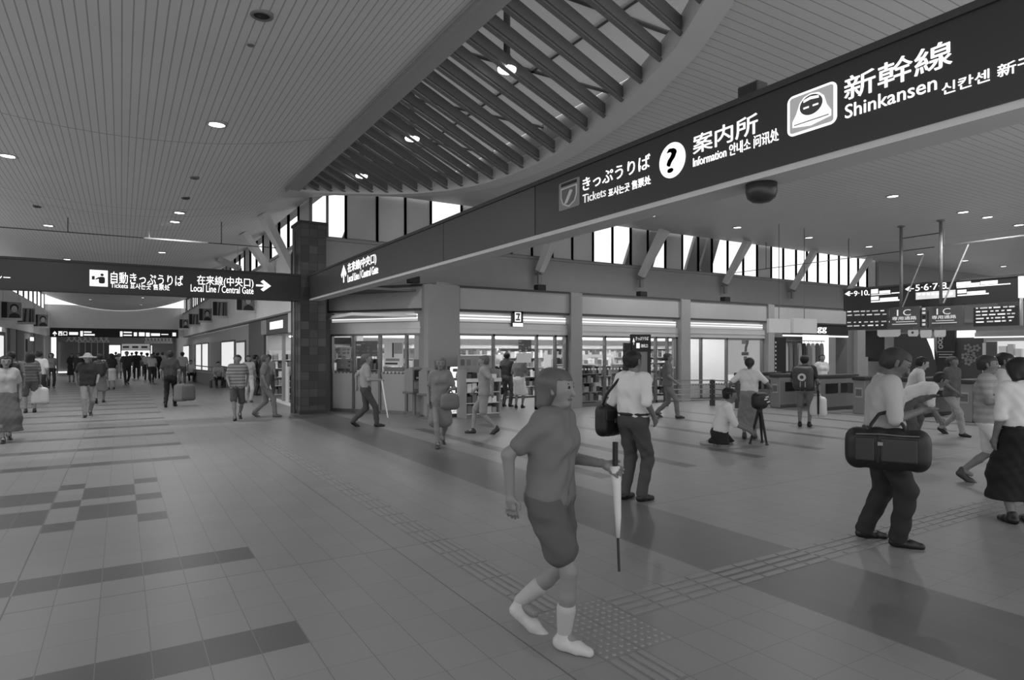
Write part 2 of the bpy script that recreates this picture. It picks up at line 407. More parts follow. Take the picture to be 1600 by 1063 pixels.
# roof edge above the clerestories
struct('trim_9', MB().box((4.7, 17.95, 6.6), (46, 18.4, 6.8)), grey(140))
struct('trim_10', MB().box((4.6, 16.4, 6.22), (5.0, 62, 6.5)).box((-5.3, 24, 6.22), (-5.0, 62, 6.5)), grey(150))
# slanting struts from wall brackets up to the ceiling ---------------------------------------
def strut(base, top, lab, lamp=None, wt=.56):
    t = thing('slanting_strut', lab, 'strut', base, group=None); b = Vector(base); d = Vector(top) - b
    MB().obox((0, 0, 0), d, .26, .2, up=(0, 0, 1), w1=wt, h1=.2).build('brace', grey(208, .5), t)
    MB().obox((0, 0, .03), (0, 0, -.42), .1, .14, up=(1, 0, 0)).obox((0, 0, -.05), (0, .0, -.12), .34, .1, up=(1, 0, 0)).build('bracket', grey(140, .5), t)
    return t
for k, (px, py, tpx, tpy) in enumerate(((843, 424, 853, 369), (1002, 432, 1023, 371), (1133, 443, 1152, 386), (1238, 452, 1262, 405), (1326, 455, 1352, 412))):
    b = onY(px, py, 17.75); tp = None
    for q in range(60):
        y = 17.75 - q * .03; c = onY(tpx, tpy, y)
        if c.z >= ZR(c.x, c.y) - .05 or q == 59: tp = c
        if c.z < ZR(c.x, c.y): tp = c; break
    tp = Vector((b.x + .35, 16.9, ZR(b.x, 16.9)))
    strut(b, tp, 'pale slanting strut on the roof wall, ' + ('left of the shoulder bag man', 'above the head of the shoulder bag man', 'third one counted from the dark pillar', 'second from the far wing end', 'nearest the far wing end')[k])
for k, (px, py, tpx, tpy) in enumerate(((461, 430, 423, 310), (425, 428, 390, 344), (375, 420, 348, 388))):
    b = onX(px, py, 4.5); tp = Vector((3.55, b.y - .1, ZC(3.55)))
    strut(b, tp, ('broad grey slanting strut leaning out beside the dark pillar top', 'second slanting strut from the dark pillar in the corridor', 'third slanting strut from the dark pillar, small and far')[k], wt=.5)
# dark spot lamps on the shop roof edge
for k, (px, py) in enumerate(((844, 447), (1003, 458), (1133.5, 467), (646, 441))):
    p = onY(px, py, 15.75); p.z = 3.6
    t = thing('spot_lamp', 'black spot lamp on the shop roof edge, ' + ('below the first strut', 'below the strut over the shoulder bag man', 'below the third strut', 'left of the broad corner column')[k], 'lamp', p)
    MB().bbox((-.15, -.1, -.09), (.15, .12, .09), .02).build('lamp_housing', grey(30), t)
    MB().box((-.05, -.05, -.1), (.05, .05, -.05)).build('lamp_foot', grey(60), t)

# outside: roof braces seen through the clear panes
for x in (11.0, 16.5, 17.3, 19.8, 20.6, 5.6):
    MB().obox((x, 18.7, 4.3), (x + 1.15, 18.7, 7.2), .62, .14, up=(0, 1, 0)).build('trim_%d' % (20 + int(x * 2)), grey(120), None)['kind'] = 'structure'

# overhead sign bands -----------------------------------------------------------------------
INK = glow(1.05); PANEL = grey(36, .42, spec=.5, var=.02); PANEL2 = grey(54, .42, spec=.5, var=.02)
YB = 17.73
band = thing('overhead_sign', 'long dark sign band crossing the left corridor, ending at the pillar', 'sign', (0, YB, 3.1))
def child_world(o): o.parent = band_now[0]; o.matrix_parent_inverse = Matrix.Translation(-Vector(band_now[0].location)); return o
band_now = [band]
child_world(MB().box((-14, YB - .02, 3.11), (4.12, YB + .3, 3.76)).build('sign_panel', PANEL))
child_world(MB().box((-14, YB - .05, 3.74), (4.12, YB + .32, 3.79)).box((-14, YB - .03, 3.07), (4.12, YB + .32, 3.12)).build('edge_trim', grey(52)))
UX, VZ, NY = (1, 0, 0), (0, 0, 1), (0, -1, 0)
def tY(s, x0, x1, yt, yb, Y, mat=INK, bold=.025, name='lettering'):
    a = onY(x0, yb, Y); top = onY(x0, yt, Y); w = onY(x1, yb, Y).x - a.x
    o = letters(s, a, UX, VZ, NY, w, top.z - a.z, mat, None, name, bold)
    return child_world(o)
YF = YB - .02
tY('シー', -8, 16, 428, 438, YF); tY('自動きっぷうりば', 173, 286, 424.5, 442.5, YF)
tY('Tickets 표사는곳 售票处', 173, 265, 440.8, 450.2, YF, bold=.015)
tY('在来線(中央口)', 308, 396, 430, 447, YF); tY('Local Line / Central Gate', 298, 396, 444.5, 455.5, YF, bold=.02)
def aY(kind, x0, x1, yt, yb, Y):
    a = onY(x0, yb, Y); return child_world(arrow(kind, a, UX, VZ, NY, onY(x1, yb, Y).x - a.x, onY(x0, yt, Y).z - a.z, INK, None))
aY('R', 400, 423.5, 437, 455, YF)
a = onY(140, 447, YF); w_ = onY(168.5, 447, YF).x - a.x; h_ = onY(140, 421.5, YF).z - a.z
child_world(plate([(0, 0), (w_, 0), (w_, h_), (0, h_)], a, UX, VZ, NY, .006, INK, None, 'ticket_pictogram'))
BK = grey(30)
fig = MB()
for poly in (circ(w_ * .68, h_ * .72, h_ * .085), rrect(w_ * .5, h_ * .18, w_ * .84, h_ * .6, .04), [(w_ * .5, h_ * .58), (w_ * .3, h_ * .45), (w_ * .33, h_ * .4), (w_ * .55, h_ * .48)], [(w_ * .12, h_ * .4), (w_ * .28, h_ * .4), (w_ * .28, h_ * .62), (w_ * .12, h_ * .62)]):
    fig.slab(poly, UX, VZ, a + Vector((0, -.007, 0)), NY, .003)
child_world(fig.build('pictogram_figure', BK))

XB = 4.35
band2 = thing('overhead_sign', 'large dark sign band running along the right overhead, reading Shinkansen', 'sign', (XB, 8, 3.1)); band_now[0] = band2
YA, YBk, YC = onX(693, 400, XB).y, onX(836, 330, XB).y, -3.0
for y0, y1, mm in ((17.72, YA + .008, PANEL2), (YA - .008, YBk + .008, PANEL2), (YBk - .008, YC, PANEL)):
    child_world(MB().box((XB, y0, 3.14), (XB + .3, y1, 3.75)).build('sign_panel', mm))
child_world(MB().box((XB - .02, 17.72, 3.74), (XB + .33, YC, 3.79)).build('top_trim', grey(50)))
child_world(MB().box((XB + .02, 17.72, 3.09), (XB + .32, YC, 3.145)).build('soffit', grey(195)))
UY, NX = (0, -1, 0), (-1, 0, 0)
def tX(s, x0, x1, yt, yb, X=XB, mat=INK, bold=.025, name='lettering'):
    a = onX(x0, yb, X); h = onX(x0, yt, X).z - a.z; w = a.y - onX(x1, yb, X).y
    return child_world(letters(s, a, UY, VZ, NX, w, h, mat, None, name, bold))
a = onX(533, 443, XB); child_world(arrow('U', a, UY, VZ, NX, a.y - onX(541.5, 440, XB).y, onX(533, 416, XB).z - a.z, INK, None))
tX('在来線(中央口)', 543.5, 588, 412, 428.5); tX('Local Line / Central Gate', 543.5, 591, 430, 441.5, bold=.02)
DIM = glow(.35); INK2 = glow(1.1)
tX('きっぷうりば', 911, 1016, 279, 299); tX('Tickets', 911, 947, 305, 318, mat=glow(.55), bold=.02); tX('표사는곳 售票处', 951, 1017, 295.5, 308.5, bold=.02)
tX('案内所', 1083.5, 1184, 213, 242); tX('Information 안내소 问讯处', 1083.5, 1217, 245, 262.5, bold=.018)
tX('新幹線', 1320, 1488, 122, 159, bold=.03); tX('Shinkansen', 1321, 1464, 165, 186, bold=.02); tX('신칸센 新干线', 1472, 1655, 131, 149.5, bold=.02)
# emblem, question mark, train pictogram
a = onX(874, 331, XB); w_ = a.y - onX(906, 320, XB).y; h_ = onX(874, 288, XB).z - a.z
child_world(plate(rrect(0, 0, w_, h_, .02), a, UY, VZ, NX, .006, grey(128), None, 'ticket_pictogram'))
sh = [(.1, .78), (.1, .45), (.2, .2), (.5, .05), (.8, .2), (.9, .45), (.9, .78)]
child_world(plate([(p * w_, q * h_) for p, q in sh], a + Vector((-.007, 0, 0)), UY, VZ, NX, .003, grey(190), None, 'pictogram_shield'))
child_world(plate([((p - .5) * .84 * w_ + .5 * w_, (q - .45) * .84 * h_ + .45 * h_) for p, q in sh], a + Vector((-.011, 0, 0)), UY, VZ, NX, .003, grey(96), None, 'pictogram_field'))
child_world(plate([(w_ * p, h_ * q) for p, q in ((.3, .2), (.45, .2), (.72, .6), (.58, .66))], a + Vector((-.015, 0, 0)), UY, VZ, NX, .003, grey(190), None, 'pictogram_stripe'))
child_world(MB().slab([(.12 * w_, .84 * h_), (.88 * w_, .84 * h_), (.88 * w_, .95 * h_), (.12 * w_, .95 * h_)], UY, VZ, a + Vector((-.007, 0, 0)), NX, .003).build('pictogram_header', BK))
c0 = onX(1050.6, 250.6, XB); r_ = onX(1050.6, 223.2, XB).z - c0.z
child_world(plate(circ(0, 0, r_, 40), c0, UY, VZ, NX, .006, INK, None, 'question_disc'))
q = letters('?', c0 + Vector((-.007, r_ * .36, -r_ * .68)), UY, VZ, NX, r_ * .72, r_ * 1.36, BK, None, 'question_mark', .045, .004); child_world(q)
a = onX(1231, 216, XB); w_ = a.y - onX(1308, 200, XB).y; h_ = onX(1231, 154, XB).z - a.z
child_world(plate(rrect(0, 0, w_, h_, .05), a, UY, VZ, NX, .006, INK, None, 'train_pictogram'))
def tp(poly, k, mat, nm): return child_world(plate([(p * w_, q_ * h_) for p, q_ in poly], a + Vector((-.003 - .003 * k, 0, 0)), UY, VZ, NX, .003, mat, None, nm))
tp(rrect(.06, .06, .94, .94, .06), 1, glow(.34, 215), 'train_field')
tp([(.12, .2), (.12, .34), (.2, .5), (.27, .74), (.36, .86), (.5, .9), (.66, .86), (.76, .74), (.82, .5), (.9, .34), (.9, .2), (.5, .12)], 2, INK, 'train_body')
tp(circ(.51, .62, .23, 28, .24), 3, grey(74), 'train_nose'); tp([(.16, .23), (.86, .23), (.86, .255), (.16, .255)], 3, grey(150), 'train_line')
tp([(.36, .72), (.5, .75), (.67, .72), (.67, .78), (.5, .82), (.36, .78)], 4, INK, 'train_window')
tp([(.36, .56), (.47, .56), (.47, .6), (.36, .6)], 4, INK, 'train_lamp'); tp([(.55, .56), (.66, .56), (.66, .6), (.55, .6)], 4, INK, 'train_lamp')
# fittings on the band
p = onX(1187, 272, XB + .15); dk = MB(); r_ = .1
dk.lathe([(.125, 0), (.125, -.07), (.11, -.12), (.07, -.15), (.02, -.16)], (XB + .17, p.y, 3.09), 24)
tag(dk.build('dome_camera', grey(48, .3), smooth=True), 'dark dome camera under the large overhead sign band', 'camera')
p = onX(1174, 138, XB + .12)
t = thing('small_loudspeaker', 'small dark box with a grille on top of the large overhead sign band', 'speaker', (XB + .12, p.y, 3.79))
MB().bbox((-.05, -.1, 0), (.08, .1, .13), .01).build('speaker_case', grey(70), t); MB().box((-.055, -.085, .015), (-.048, .085, .115)).build('speaker_grille', grey(36), t)

# ================================================================== LAMPS
def hit(px, py, zf, off=0.0):
    d = ray(px, py); t = 2.0
    while EYE + d[2] * t < zf(d[0] * t, d[1] * t) and t < 90: t += .02
    return Vector((d[0] * t, d[1] * t, zf(d[0] * t, d[1] * t) - off))
def area(parent, power, size, loc=(0, 0, -.06)):
    l = bpy.data.lights.new('lamp_light', 'AREA'); l.shape = 'DISK'; l.size = size; l.energy = power; l.spread = math.radians(150)
    o = bpy.data.objects.new('lamp_light', l); COL.objects.link(o); o.parent = parent; o.location = loc; return o
TRIM = grey(150, .4); BULB = glow(6.0)
def downlight(p, lab, r=.13, power=LAMP_W, group='recessed ceiling downlights'):
    t = thing('downlight', lab, 'ceiling lamp', p, 0, group)
    MB().lathe([(r * 1.2, .02), (r * 1.2, -.02), (r * 1.0, -.025), (r * .95, .0)], n=24).build('trim_ring', TRIM, t, smooth=True)
    MB().lathe([(r * .94, .0), (r * .94, -.012)], n=24).build('lamp_disc', BULB, t)
    area(t, power, r * 1.8)
    return t
zc = lambda x, y: ZC(x)
for px, py, lab in ((338, 193, 'nearest bright recessed downlight in the boarded corridor ceiling'), (13, 243, 'recessed downlight at the far left edge of the corridor ceiling'),
                    (280, 332, 'upper of two close downlights right of the corridor middle'), (273, 346, 'lower of two close downlights right of the corridor middle'),
                    (76, 352, 'corridor downlight above the left end of the sign band'), (253, 394, 'small corridor downlight just above the ticket lettering'),
                    (105, 405, 'small corridor downlight just above the sign band, left of the pictogram'),
                    (141, 468, 'tiny far downlight seen below the ticket pictogram'), (223, 465, 'tiny far downlight under the sign lettering, upper one'), (220, 476, 'tiny far downlight under the sign lettering, lower one')):
    downlight(hit(px, py, zc, .0), lab)
for px, py, lab in ((1255, 275, 'bright downlight just below the dark sign band by the dome camera'), (1395, 306, 'second downlight from the dome camera in the near row'),
                    (1505, 331, 'downlight near the tall hanging poles, third of the near row'), (1592, 351, 'downlight at the right edge of the wing ceiling'),
                    (1018, 337, 'downlight tight under the long sign band above the first clear panes'), (1152, 355, 'second downlight of the row along the wing windows'),
                    (1264, 371, 'third downlight of the row along the wing windows'), (1358, 385, 'fourth downlight of the row along the wing windows, right of the windows'),
                    (1438, 397, 'fifth downlight of the window row, behind the hanging poles'), (1508, 407, 'small far downlight right of the second hanging pole'),
                    (1568, 416, 'far small downlight above the departure sign band'), (1512, 427, 'farthest tiny downlight just over the numbered sign band'), (1543, 339, 'dim slim downlight right of the near row')):
    downlight(hit(px, py, ZR, .0), lab)
for px, py, lab in ((792, 105, 'large glowing lamp between the louvre blades, nearest'), (644, 214, 'glowing lamp between the louvre blades, middle one'), (565, 273, 'glowing lamp between the louvre blades, nearest the pointed tip')):
    p = hit(px, py, lambda x, y: 5.84)
    t = thing('bulkhead_lamp', lab, 'ceiling lamp', (p.x, p.y, 5.82))
    MB().lathe([(.05, .9), (.05, .2), (.1, .12), (.15, .04), (.15, .0)], n=20).build('lamp_housing', grey(120), t, smooth=True)
    MB().lathe([(.14, .01), (.13, -.03), (.06, -.05)], n=20).build('lamp_bowl', glow(7.0), t, smooth=True)
    area(t, 30, .2, (0, 0, -.08))
# ceiling fittings
def disc_fit(px, py, zf, r, name, lab, cat, v0=120, v1=60):
    p = hit(px, py, zf); t = thing(name, lab, cat, p)
    MB().lathe([(r, .02), (r, -.015), (r * .78, -.03), (r * .7, -.01)], n=28).build('rim', grey(v0), t, smooth=True)
    MB().lathe([(r * .69, .0), (r * .66, -.012), (r * .3, -.02), (r * .1, -.035)], n=24).build('grille', grey(v1), t, smooth=True)
disc_fit(409, 22, zc, .115, 'ceiling_speaker', 'round dark ceiling loudspeaker at the top, nearest the camera', 'speaker', 118, 40)
disc_fit(392, 67, zc, .05, 'smoke_detector', 'small pale smoke detector below the round ceiling loudspeaker', 'detector', 150, 110)
disc_fit(290, 309, zc, .09, 'ceiling_vent', 'small dark round vent above the pair of corridor downlights', 'vent', 80, 50)
disc_fit(304, 277, zc, .09, 'ceiling_vent', 'faint grey round vent in the corridor boards above the dark one', 'vent', 110, 95)
disc_fit(58, 322, zc, .09, 'ceiling_vent', 'small dark round vent in the left part of the corridor ceiling', 'vent', 80, 50)

# tie rods with hangers under the ceilings
def rod(name, lab, cat, segs, r=.014, v=70):
    o = MB()
    for p, q in segs: o.tube([p, q], r, 6)
    return tag(o.build(name, grey(v, .5)), lab, cat)
Yr = 20.0
A0, A1 = onY(-60, 350, Yr), onY(450, 389, Yr)
def at_rod(px): return onY(px, 355 + (389 - 355) * px / 450, Yr)
segs = [(at_rod(-60), at_rod(228))]
for hx in (106, 346):
    b = at_rod(hx); segs.append((b, (b.x, b.y, ZC(b.x))))
segs.append((at_rod(320), at_rod(452)))
rod('tie_rod', 'thin dark tie rod hung across the corridor ceiling above the sign', 'rod', segs)
rod('conduit_rail', 'pale slim rail with a short hanger in the middle of the corridor ceiling', 'rail', [(at_rod(225), at_rod(325)), (at_rod(233), Vector((at_rod(233).x, Yr, at_rod(233).z + .38)))], .022, 175)
Xr = 22.0
def at_rod2(px): return onX(px, 421 + (368 - 421) * (px - 1190) / 410, Xr)
segs = [(at_rod2(1020), at_rod2(1460))]
for hx in (1197, 1326): 
    b = at_rod2(hx); segs.append((b, (b.x, b.y, ZR(b.x, b.y))))
rod('tie_rod', 'thin dark tie rod running under the wing ceiling past the bright windows', 'rod', segs)
rod('conduit_rail', 'bright slim rail under the wing ceiling right of the hanging poles', 'rail', [(at_rod2(1468), at_rod2(1700)), (at_rod2(1475), Vector((Xr, at_rod2(1475).y, ZR(Xr, at_rod2(1475).y))))], .026, 185)

# ================================================================== CONVENIENCE SHOP
class Fr:
    """plan frame: u along a wall, n outwards, z up"""
    def __init__(s, p0, p1, nsign=1):
        s.O = Vector((p0[0], p0[1], 0)); d = Vector((p1[0] - p0[0], p1[1] - p0[1], 0)); s.L = d.length; s.U = d.normalized()
        s.N = Vector((s.U.y, -s.U.x, 0)) * nsign
    def P(s, u, n, z): return s.O + s.U * u + s.N * n + Vector((0, 0, z))
    def box(s, mb, u0, u1, n0, n1, z0, z1):
        v = [s.P(u, n, z) for z in (z0, z1) for u, n in ((u0, n0), (u1, n0), (u1, n1), (u0, n1))]
        return mb.add(v, [(0, 3, 2, 1), (4, 5, 6, 7), (0, 1, 5, 4), (1, 2, 6, 5), (2, 3, 7, 6), (3, 0, 4, 7)])
    def u(s, px):
        d = ray(px, 500); D = Vector((d[0], d[1], 0)); # intersect O+U*u = t*D
        den = s.U.x * D.y - s.U.y * D.x
        return (-s.O.x * D.y + s.O.y * D.x) / den
YS = 15.5
BAYS = [Fr((5.0, 18.28), (6.86, 15.56)), Fr((7.80, YS), (11.53, YS)), Fr((11.95, YS), (16.18, YS)), Fr((16.60, YS), (20.75, YS)), Fr((21.1, YS), (26.6, YS))]
colm = [((6.86, 7.80), 0), ((11.53, 11.95), 1), ((16.18, 16.60), 2), ((20.75, 21.10), 3), ((26.6, 27.2), 4)]
for (a, b), k in colm:
    mb = MB()
    if k == 0: mb.slab([(6.80, 15.55), (6.88, 15.46), (7.80, 15.46), (7.80, 16.2), (6.80, 16.2)], (1, 0, 0), (0, 1, 0), (0, 0, 0), (0, 0, 1), 3.48)
    else: mb.box((a, YS - .06, 0), (b, 15.9, 3.48))
    struct('trim_%d' % (60 + k), mb, grey(150, .5))
FASC = grey(172, .5); STEEL = grey(196, .35, metal=.25, var=.12, scale=1.2); FRAME = grey(112, .35, metal=.4); WHITE = grey(240, .6)
tag(MB().box((7.14, 15.5, 3.48), (7.5, 15.8, 3.56)).build('junction_box', grey(150)), 'small flat box on top of the broad shop corner column', 'box')
LITE = glow(1.15, 250); LITE2 = glow(.36, 250)
where = ['over the angled bay beside the dark pillar', 'over the open shop entrance', 'over the bay behind the man with shoulder bag', 'over the bay with the large seven poster', 'over the clothes shop']
for k, B in enumerate(BAYS):
    mb = MB(); B.box(mb, 0, B.L, -.35, -.03, 2.86, 3.44); struct('wall_fascia_%s' % 'abcde'[k], mb, FASC)
    mb = MB(); B.box(mb, 0, B.L, -.35, -.02, 2.80, 2.86); B.box(mb, 0, B.L, -.3, 0, 3.44, 3.5); B.box(mb, 0, .04, -.3, -.02, 2.86, 3.44); struct('trim_%d' % (70 + k), mb, grey(66))
    if k == 4: continue
    mb = MB(); B.box(mb, 0, B.L, -.4, -.1, 2.2, 2.5); B.box(mb, 0, B.L, -.4, -.32, 2.5, 2.8); B.box(mb, 0, B.L, -.34, -.08, 2.33, 2.36); struct('trim_%d' % (80 + k), mb, STEEL)
    t = thing('strip_light', 'long white strip light ' + where[k], 'strip light', B.P(B.L / 2, -.2, 2.62))
    for z0, z1, mm in ((2.685, 2.72, LITE), (2.64, 2.685, LITE2), (2.6, 2.64, LITE), (2.53, 2.6, LITE2)):
        mb = MB(); B.box(mb, .03, B.L - .03, -.3, -.18, z0, z1); o = mb.build('light_tube', mm, t); o.matrix_parent_inverse = Matrix.Translation(-t.location)
    mb = MB(); B.box(mb, 0.01, B.L - .01, -.3, -.12, 2.505, 2.53); o = mb.build('diffuser_tray', grey(170), t); o.matrix_parent_inverse = Matrix.Translation(-t.location)
PANE = glass(.93, .06)
def shop_bay(B, posts, wn, lower=None, zt=2.2, skip=(), dots=True):
    """glazing between posts; lower = height of an opaque frosted panel"""
    for q, (a, b) in enumerate(zip(posts, posts[1:])):
        u0, u1 = B.u(a), B.u(b)
        fr = MB(); B.box(fr, u0, u0 + .07, -.2, -.1, 0, zt); B.box(fr, u0, u1, -.2, -.1, zt - .06, zt)
        if q == len(posts) - 2: B.box(fr, u1 - .07, u1, -.2, -.1, 0, zt)
        if q not in skip: B.box(fr, u0, u1, -.2, -.1, 0, .09)
        w = struct('window_%d' % (wn + q), fr, FRAME)
        if q in skip: continue
        mb = MB(); z0 = .09
        if lower:
            m2 = MB(); B.box(m2, u0 + .07, u1, -.16, -.14, .09, lower); m2.build('frosted_panel', glass(.9, .06, .97, 188), w); z0 = lower
        B.box(mb, u0 + .07, u1, -.155, -.145, z0, zt - .06); mb.build('pane', PANE, w)
        if dots:
            n = max(3, int((u1 - u0) / .14)); zz = (lower + .0) if lower else 1.16
            m3 = MB()
            for d in range(n):
                uu = u0 + .1 + (u1 - u0 - .12) * (d + .5) / n
                B.box(m3, uu - .035, uu + .03, -.143, -.138, zz - .03, zz + .03)
            m3.build('safety_stickers', grey(100 if lower else 225), w)
shop_bay(BAYS[0], [512, 546.5, 587.5, 629, 666], 100, lower=1.12)
shop_bay(BAYS[1], [718, 773, 841, 870, 890], 110, skip=(1,))
shop_bay(BAYS[2], [908, 948, 1028, 1046, 1062], 120)
shop_bay(BAYS[3], [1078, 1099, 1139, 1197], 130, lower=.55)
def flat(B, x0, x1, yt, yb, n, mat, name, lab=None, cat=None, t=.008, parent=None):
    """thin sheet on a bay, given by the rectangle it covers"""
    u0, u1 = B.u(x0), B.u(x1); um = (u0 + u1) / 2; p = B.P(um, n, 0); z = depth(p)
    za, zb = EYE + (HORIZON - yb) * z / F_PX, EYE + (HORIZON - yt) * z / F_PX
    mb = MB(); B.box(mb, u0, u1, n, n + t, za, zb); o = mb.build(name, mat, parent)
    if lab: tag(o, lab, cat)
    return o, (u0, u1, za, zb)
def sheet(B, x0, x1, yt, yb, n, v, lab, marks=(), name='poster', cat='poster'):
    t = thing(name, lab, cat, (0, 0, 0)); o, (u0, u1, za, zb) = flat(B, x0, x1, yt, yb, n, grey(v, .5), 'paper', parent=t)
    for (a, b, c, d, mv) in marks:
        mb = MB(); B.box(mb, u0 + (u1 - u0) * a, u0 + (u1 - u0) * b, n + .008, n + .011, za + (zb - za) * c, za + (zb - za) * d); mb.build('printed_block', grey(mv), t)
    return t
def rmarks(seed, rows, cols, v0, v1, fill=.75):
    r = random.Random(seed); out = []
    for i in range(rows):
        for j in range(cols):
            if r.random() < fill: out.append(((j + .1) / cols, (j + .1 + r.uniform(.4, .85)) / cols, (i + .15) / rows, (i + .15 + r.uniform(.3, .65)) / rows, r.randint(v0, v1)))
    return out
B0, B1, B2, B3, B4 = BAYS
sheet(B0, 523, 544, 543, 560, -.139, 178, 'pale poster with blots high on the leftmost shop pane', rmarks(1, 3, 3, 110, 160), )
sheet(B0, 521, 544.5, 561, 580, -.139, 130, 'grey printed sheet low on the leftmost shop pane', rmarks(2, 3, 4, 80, 150) + [(.1, .9, .02, .2, 70)])
sheet(B0, 551, 585, 533, 557, -.139, 92, 'dark grey menu board in the second shop pane', [(.04, .25, .7, .8, 190)] + rmarks(3, 4, 4, 104, 120))
sheet(B0, 553, 577, 560, 579, -.139, 84, 'dark rounded advert below the menu board', [(.2, .7, .35, .42, 120)])
sheet(B0, 596, 626, 534, 572, -.139, 205, 'white poster with a black upright bar in the third shop pane', [(.42, .5, .35, .95, 40), (.52, .95, .5, .95, 150), (.05, .7, .06, .13, 45), (.08, .8, .2, .3, 130)])
sheet(B0, 596, 626, 574, 581, -.139, 110, 'grey strip under the white poster in the third pane')
sheet(B0, 641, 653, 562, 580, -.139, 100, 'small dark notice with pale edge in the fourth pane', [(0, .08, 0, 1, 210), (0, 1, 0, .06, 210)])
sheet(B1, 814, 834, 531, 550, -.139, 88, 'dark patterned poster at the top of the entrance', rmarks(5, 4, 4, 70, 190))
sheet(B1, 811, 834, 552, 567, -.139, 222, 'plain white sheet under the patterned poster')
sheet(B1, 876, 889, 588, 612, -.13, 70, 'small black poster with pale scribble right of the entrance', rmarks(6, 3, 3, 120, 170))
sheet(B3, 1141, 1191, 531, 585, -.12, 196, 'large pale poster with a big numeral seven', name='poster')
# the seven emblem
def scaled_plate(poly, h): return [(a * h, b * h) for a, b in poly]
def seven(B, u, n, z, h, parent, dark=84, red=112):
    O = B.P(u, n, z); V = (0, 0, 1)
    for poly, v, t, nm in (([(-.32, .74), (.30, .74), (.34, 1.0), (-.32, 1.0)], red, .004, 'seven_bar'),
                           ([(-.06, .22), (.16, .22), (.2, .5), (.36, .82), (.36, 1.0), (.12, 1.0), (.1, .78), (-.02, .55)], dark, .007, 'seven_stem')):
        plate(scaled_plate(poly, h), O, B.U, V, B.N, t, grey(v), parent, nm)
    plate(scaled_plate(rrect(-.34, -.02, .36, .2, .03), h), O, B.U, V, B.N, .004, grey(dark + 20), parent, 'name_plate')
    letters('ELEVEN', O + B.U * (-.3 * h) + Vector((0, 0, .02 * h)) + B.N * .004, B.U, V, B.N, .62 * h, .13 * h, grey(225), parent, bold=.05, d=.003)
big = [o for o in bpy.data.objects if o.get('label', '') == 'large pale poster with a big numeral seven'][0]
pz = EYE + (HORIZON - 555) * depth(B3.P(B3.u(1168), 0, 0)) / F_PX
seven(B3, B3.u(1168), -.112, pz, .55, big)
mb = MB(); B3.box(mb, B3.u(1166), B3.u(1171), -.112, -.108, pz - .2, pz - .05); mb.build('printed_block', grey(96), big)
# small lit sign in the strip light over the entrance
t = thing('lit_shop_sign', 'small square lit sign hanging in the strip light over the entrance', 'sign', B1.P(B1.u(809), .02, 2.4))
mb = MB(); B1.box(mb, B1.u(801), B1.u(818), -.1, -.02, 2.42, 2.86); o = mb.build('sign_case', grey(70), t); o.matrix_parent_inverse = Matrix.Translation(-t.location)
mb = MB(); B1.box(mb, B1.u(802), B1.u(817.5), -.02, -.014, 2.42, 2.52); o = mb.build('lit_face', glow(1.2), t); o.matrix_parent_inverse = Matrix.Translation(-t.location)
mb = MB(); B1.box(mb, B1.u(805), B1.u(814.5), -.02, -.014, 2.56, 2.83); o = mb.build('lit_face', glow(.9), t); o.matrix_parent_inverse = Matrix.Translation(-t.location)
for q in range(1):
    pre = set(bpy.data.objects); seven(B1, B1.u(809.5), -.013, 2.6, .2, t)
    for o in set(bpy.data.objects) - pre: o.matrix_parent_inverse = Matrix.Translation(-t.location)

# shop interior
sh = MB(); sh.box((5.2, 20.3, 0), (21.0, 20.5, 2.9)); sh.box((5.1, 18.75, 0), (5.2, 20.5, 2.9)); sh.box((20.9, 15.9, 0), (21.0, 20.5, 2.9))
struct('wall_shop', sh, WHITE); struct('ceiling_shop', MB().box((5.0, 16.0, 2.625), (21, 20.5, 2.7)), WHITE)
struct('ceiling_roof', MB().box((4.9, 15.85, 3.3), (33, 18.1, 3.36)), grey(110))
for k, (y, xa, xb) in enumerate(((16.9, 7.6, 20.5), (18.4, 5.6, 20.5), (19.7, 5.6, 20.5))):
    t = thing('strip_light', 'long ceiling strip light inside the shop, ' + ('nearest the windows', 'middle row', 'back row')[k], 'strip light', ((xa + xb) / 2, y, 2.58))
    MB().box(((xa - xb) / 2, -.07, -.03), ((xb - xa) / 2, .07, 0)).build('light_tube', glow(18.0), t)
    MB().box(((xa - xb) / 2, -.12, 0), ((xb - xa) / 2, .12, .04)).build('lamp_tray', grey(200), t)
struct('trim_90', MB().box((5.25, 20.2, 1.95), (20.8, 20.3, 2.15)), grey(70)); struct('trim_91', MB().box((5.25, 20.22, 2.2), (20.8, 20.3, 2.5)), glow(1.6))  # upper strip emits: the brightness of the lit back wall is put into its material
rr = random.Random(3)
unit = [MB().box((-.5, -.5, 0), (.5, .5, 1)).build('goods_%d' % k, grey(v)).data for k, v in enumerate((50, 85, 115, 150, 185, 215, 235))]
for o in [o for o in bpy.data.objects if o.name.startswith('goods_')]: bpy.data.objects.remove(o)
def goods(x, y, z, w, d, h, label, group, rz=0.0):
    o = bpy.data.objects.new('packaged_goods', rr.choice(unit)); COL.objects.link(o)
    o.location = (x, y, z); o.scale = (w, d, h); o.rotation_euler = (0, 0, rz); tag(o, label, 'goods', group); return o
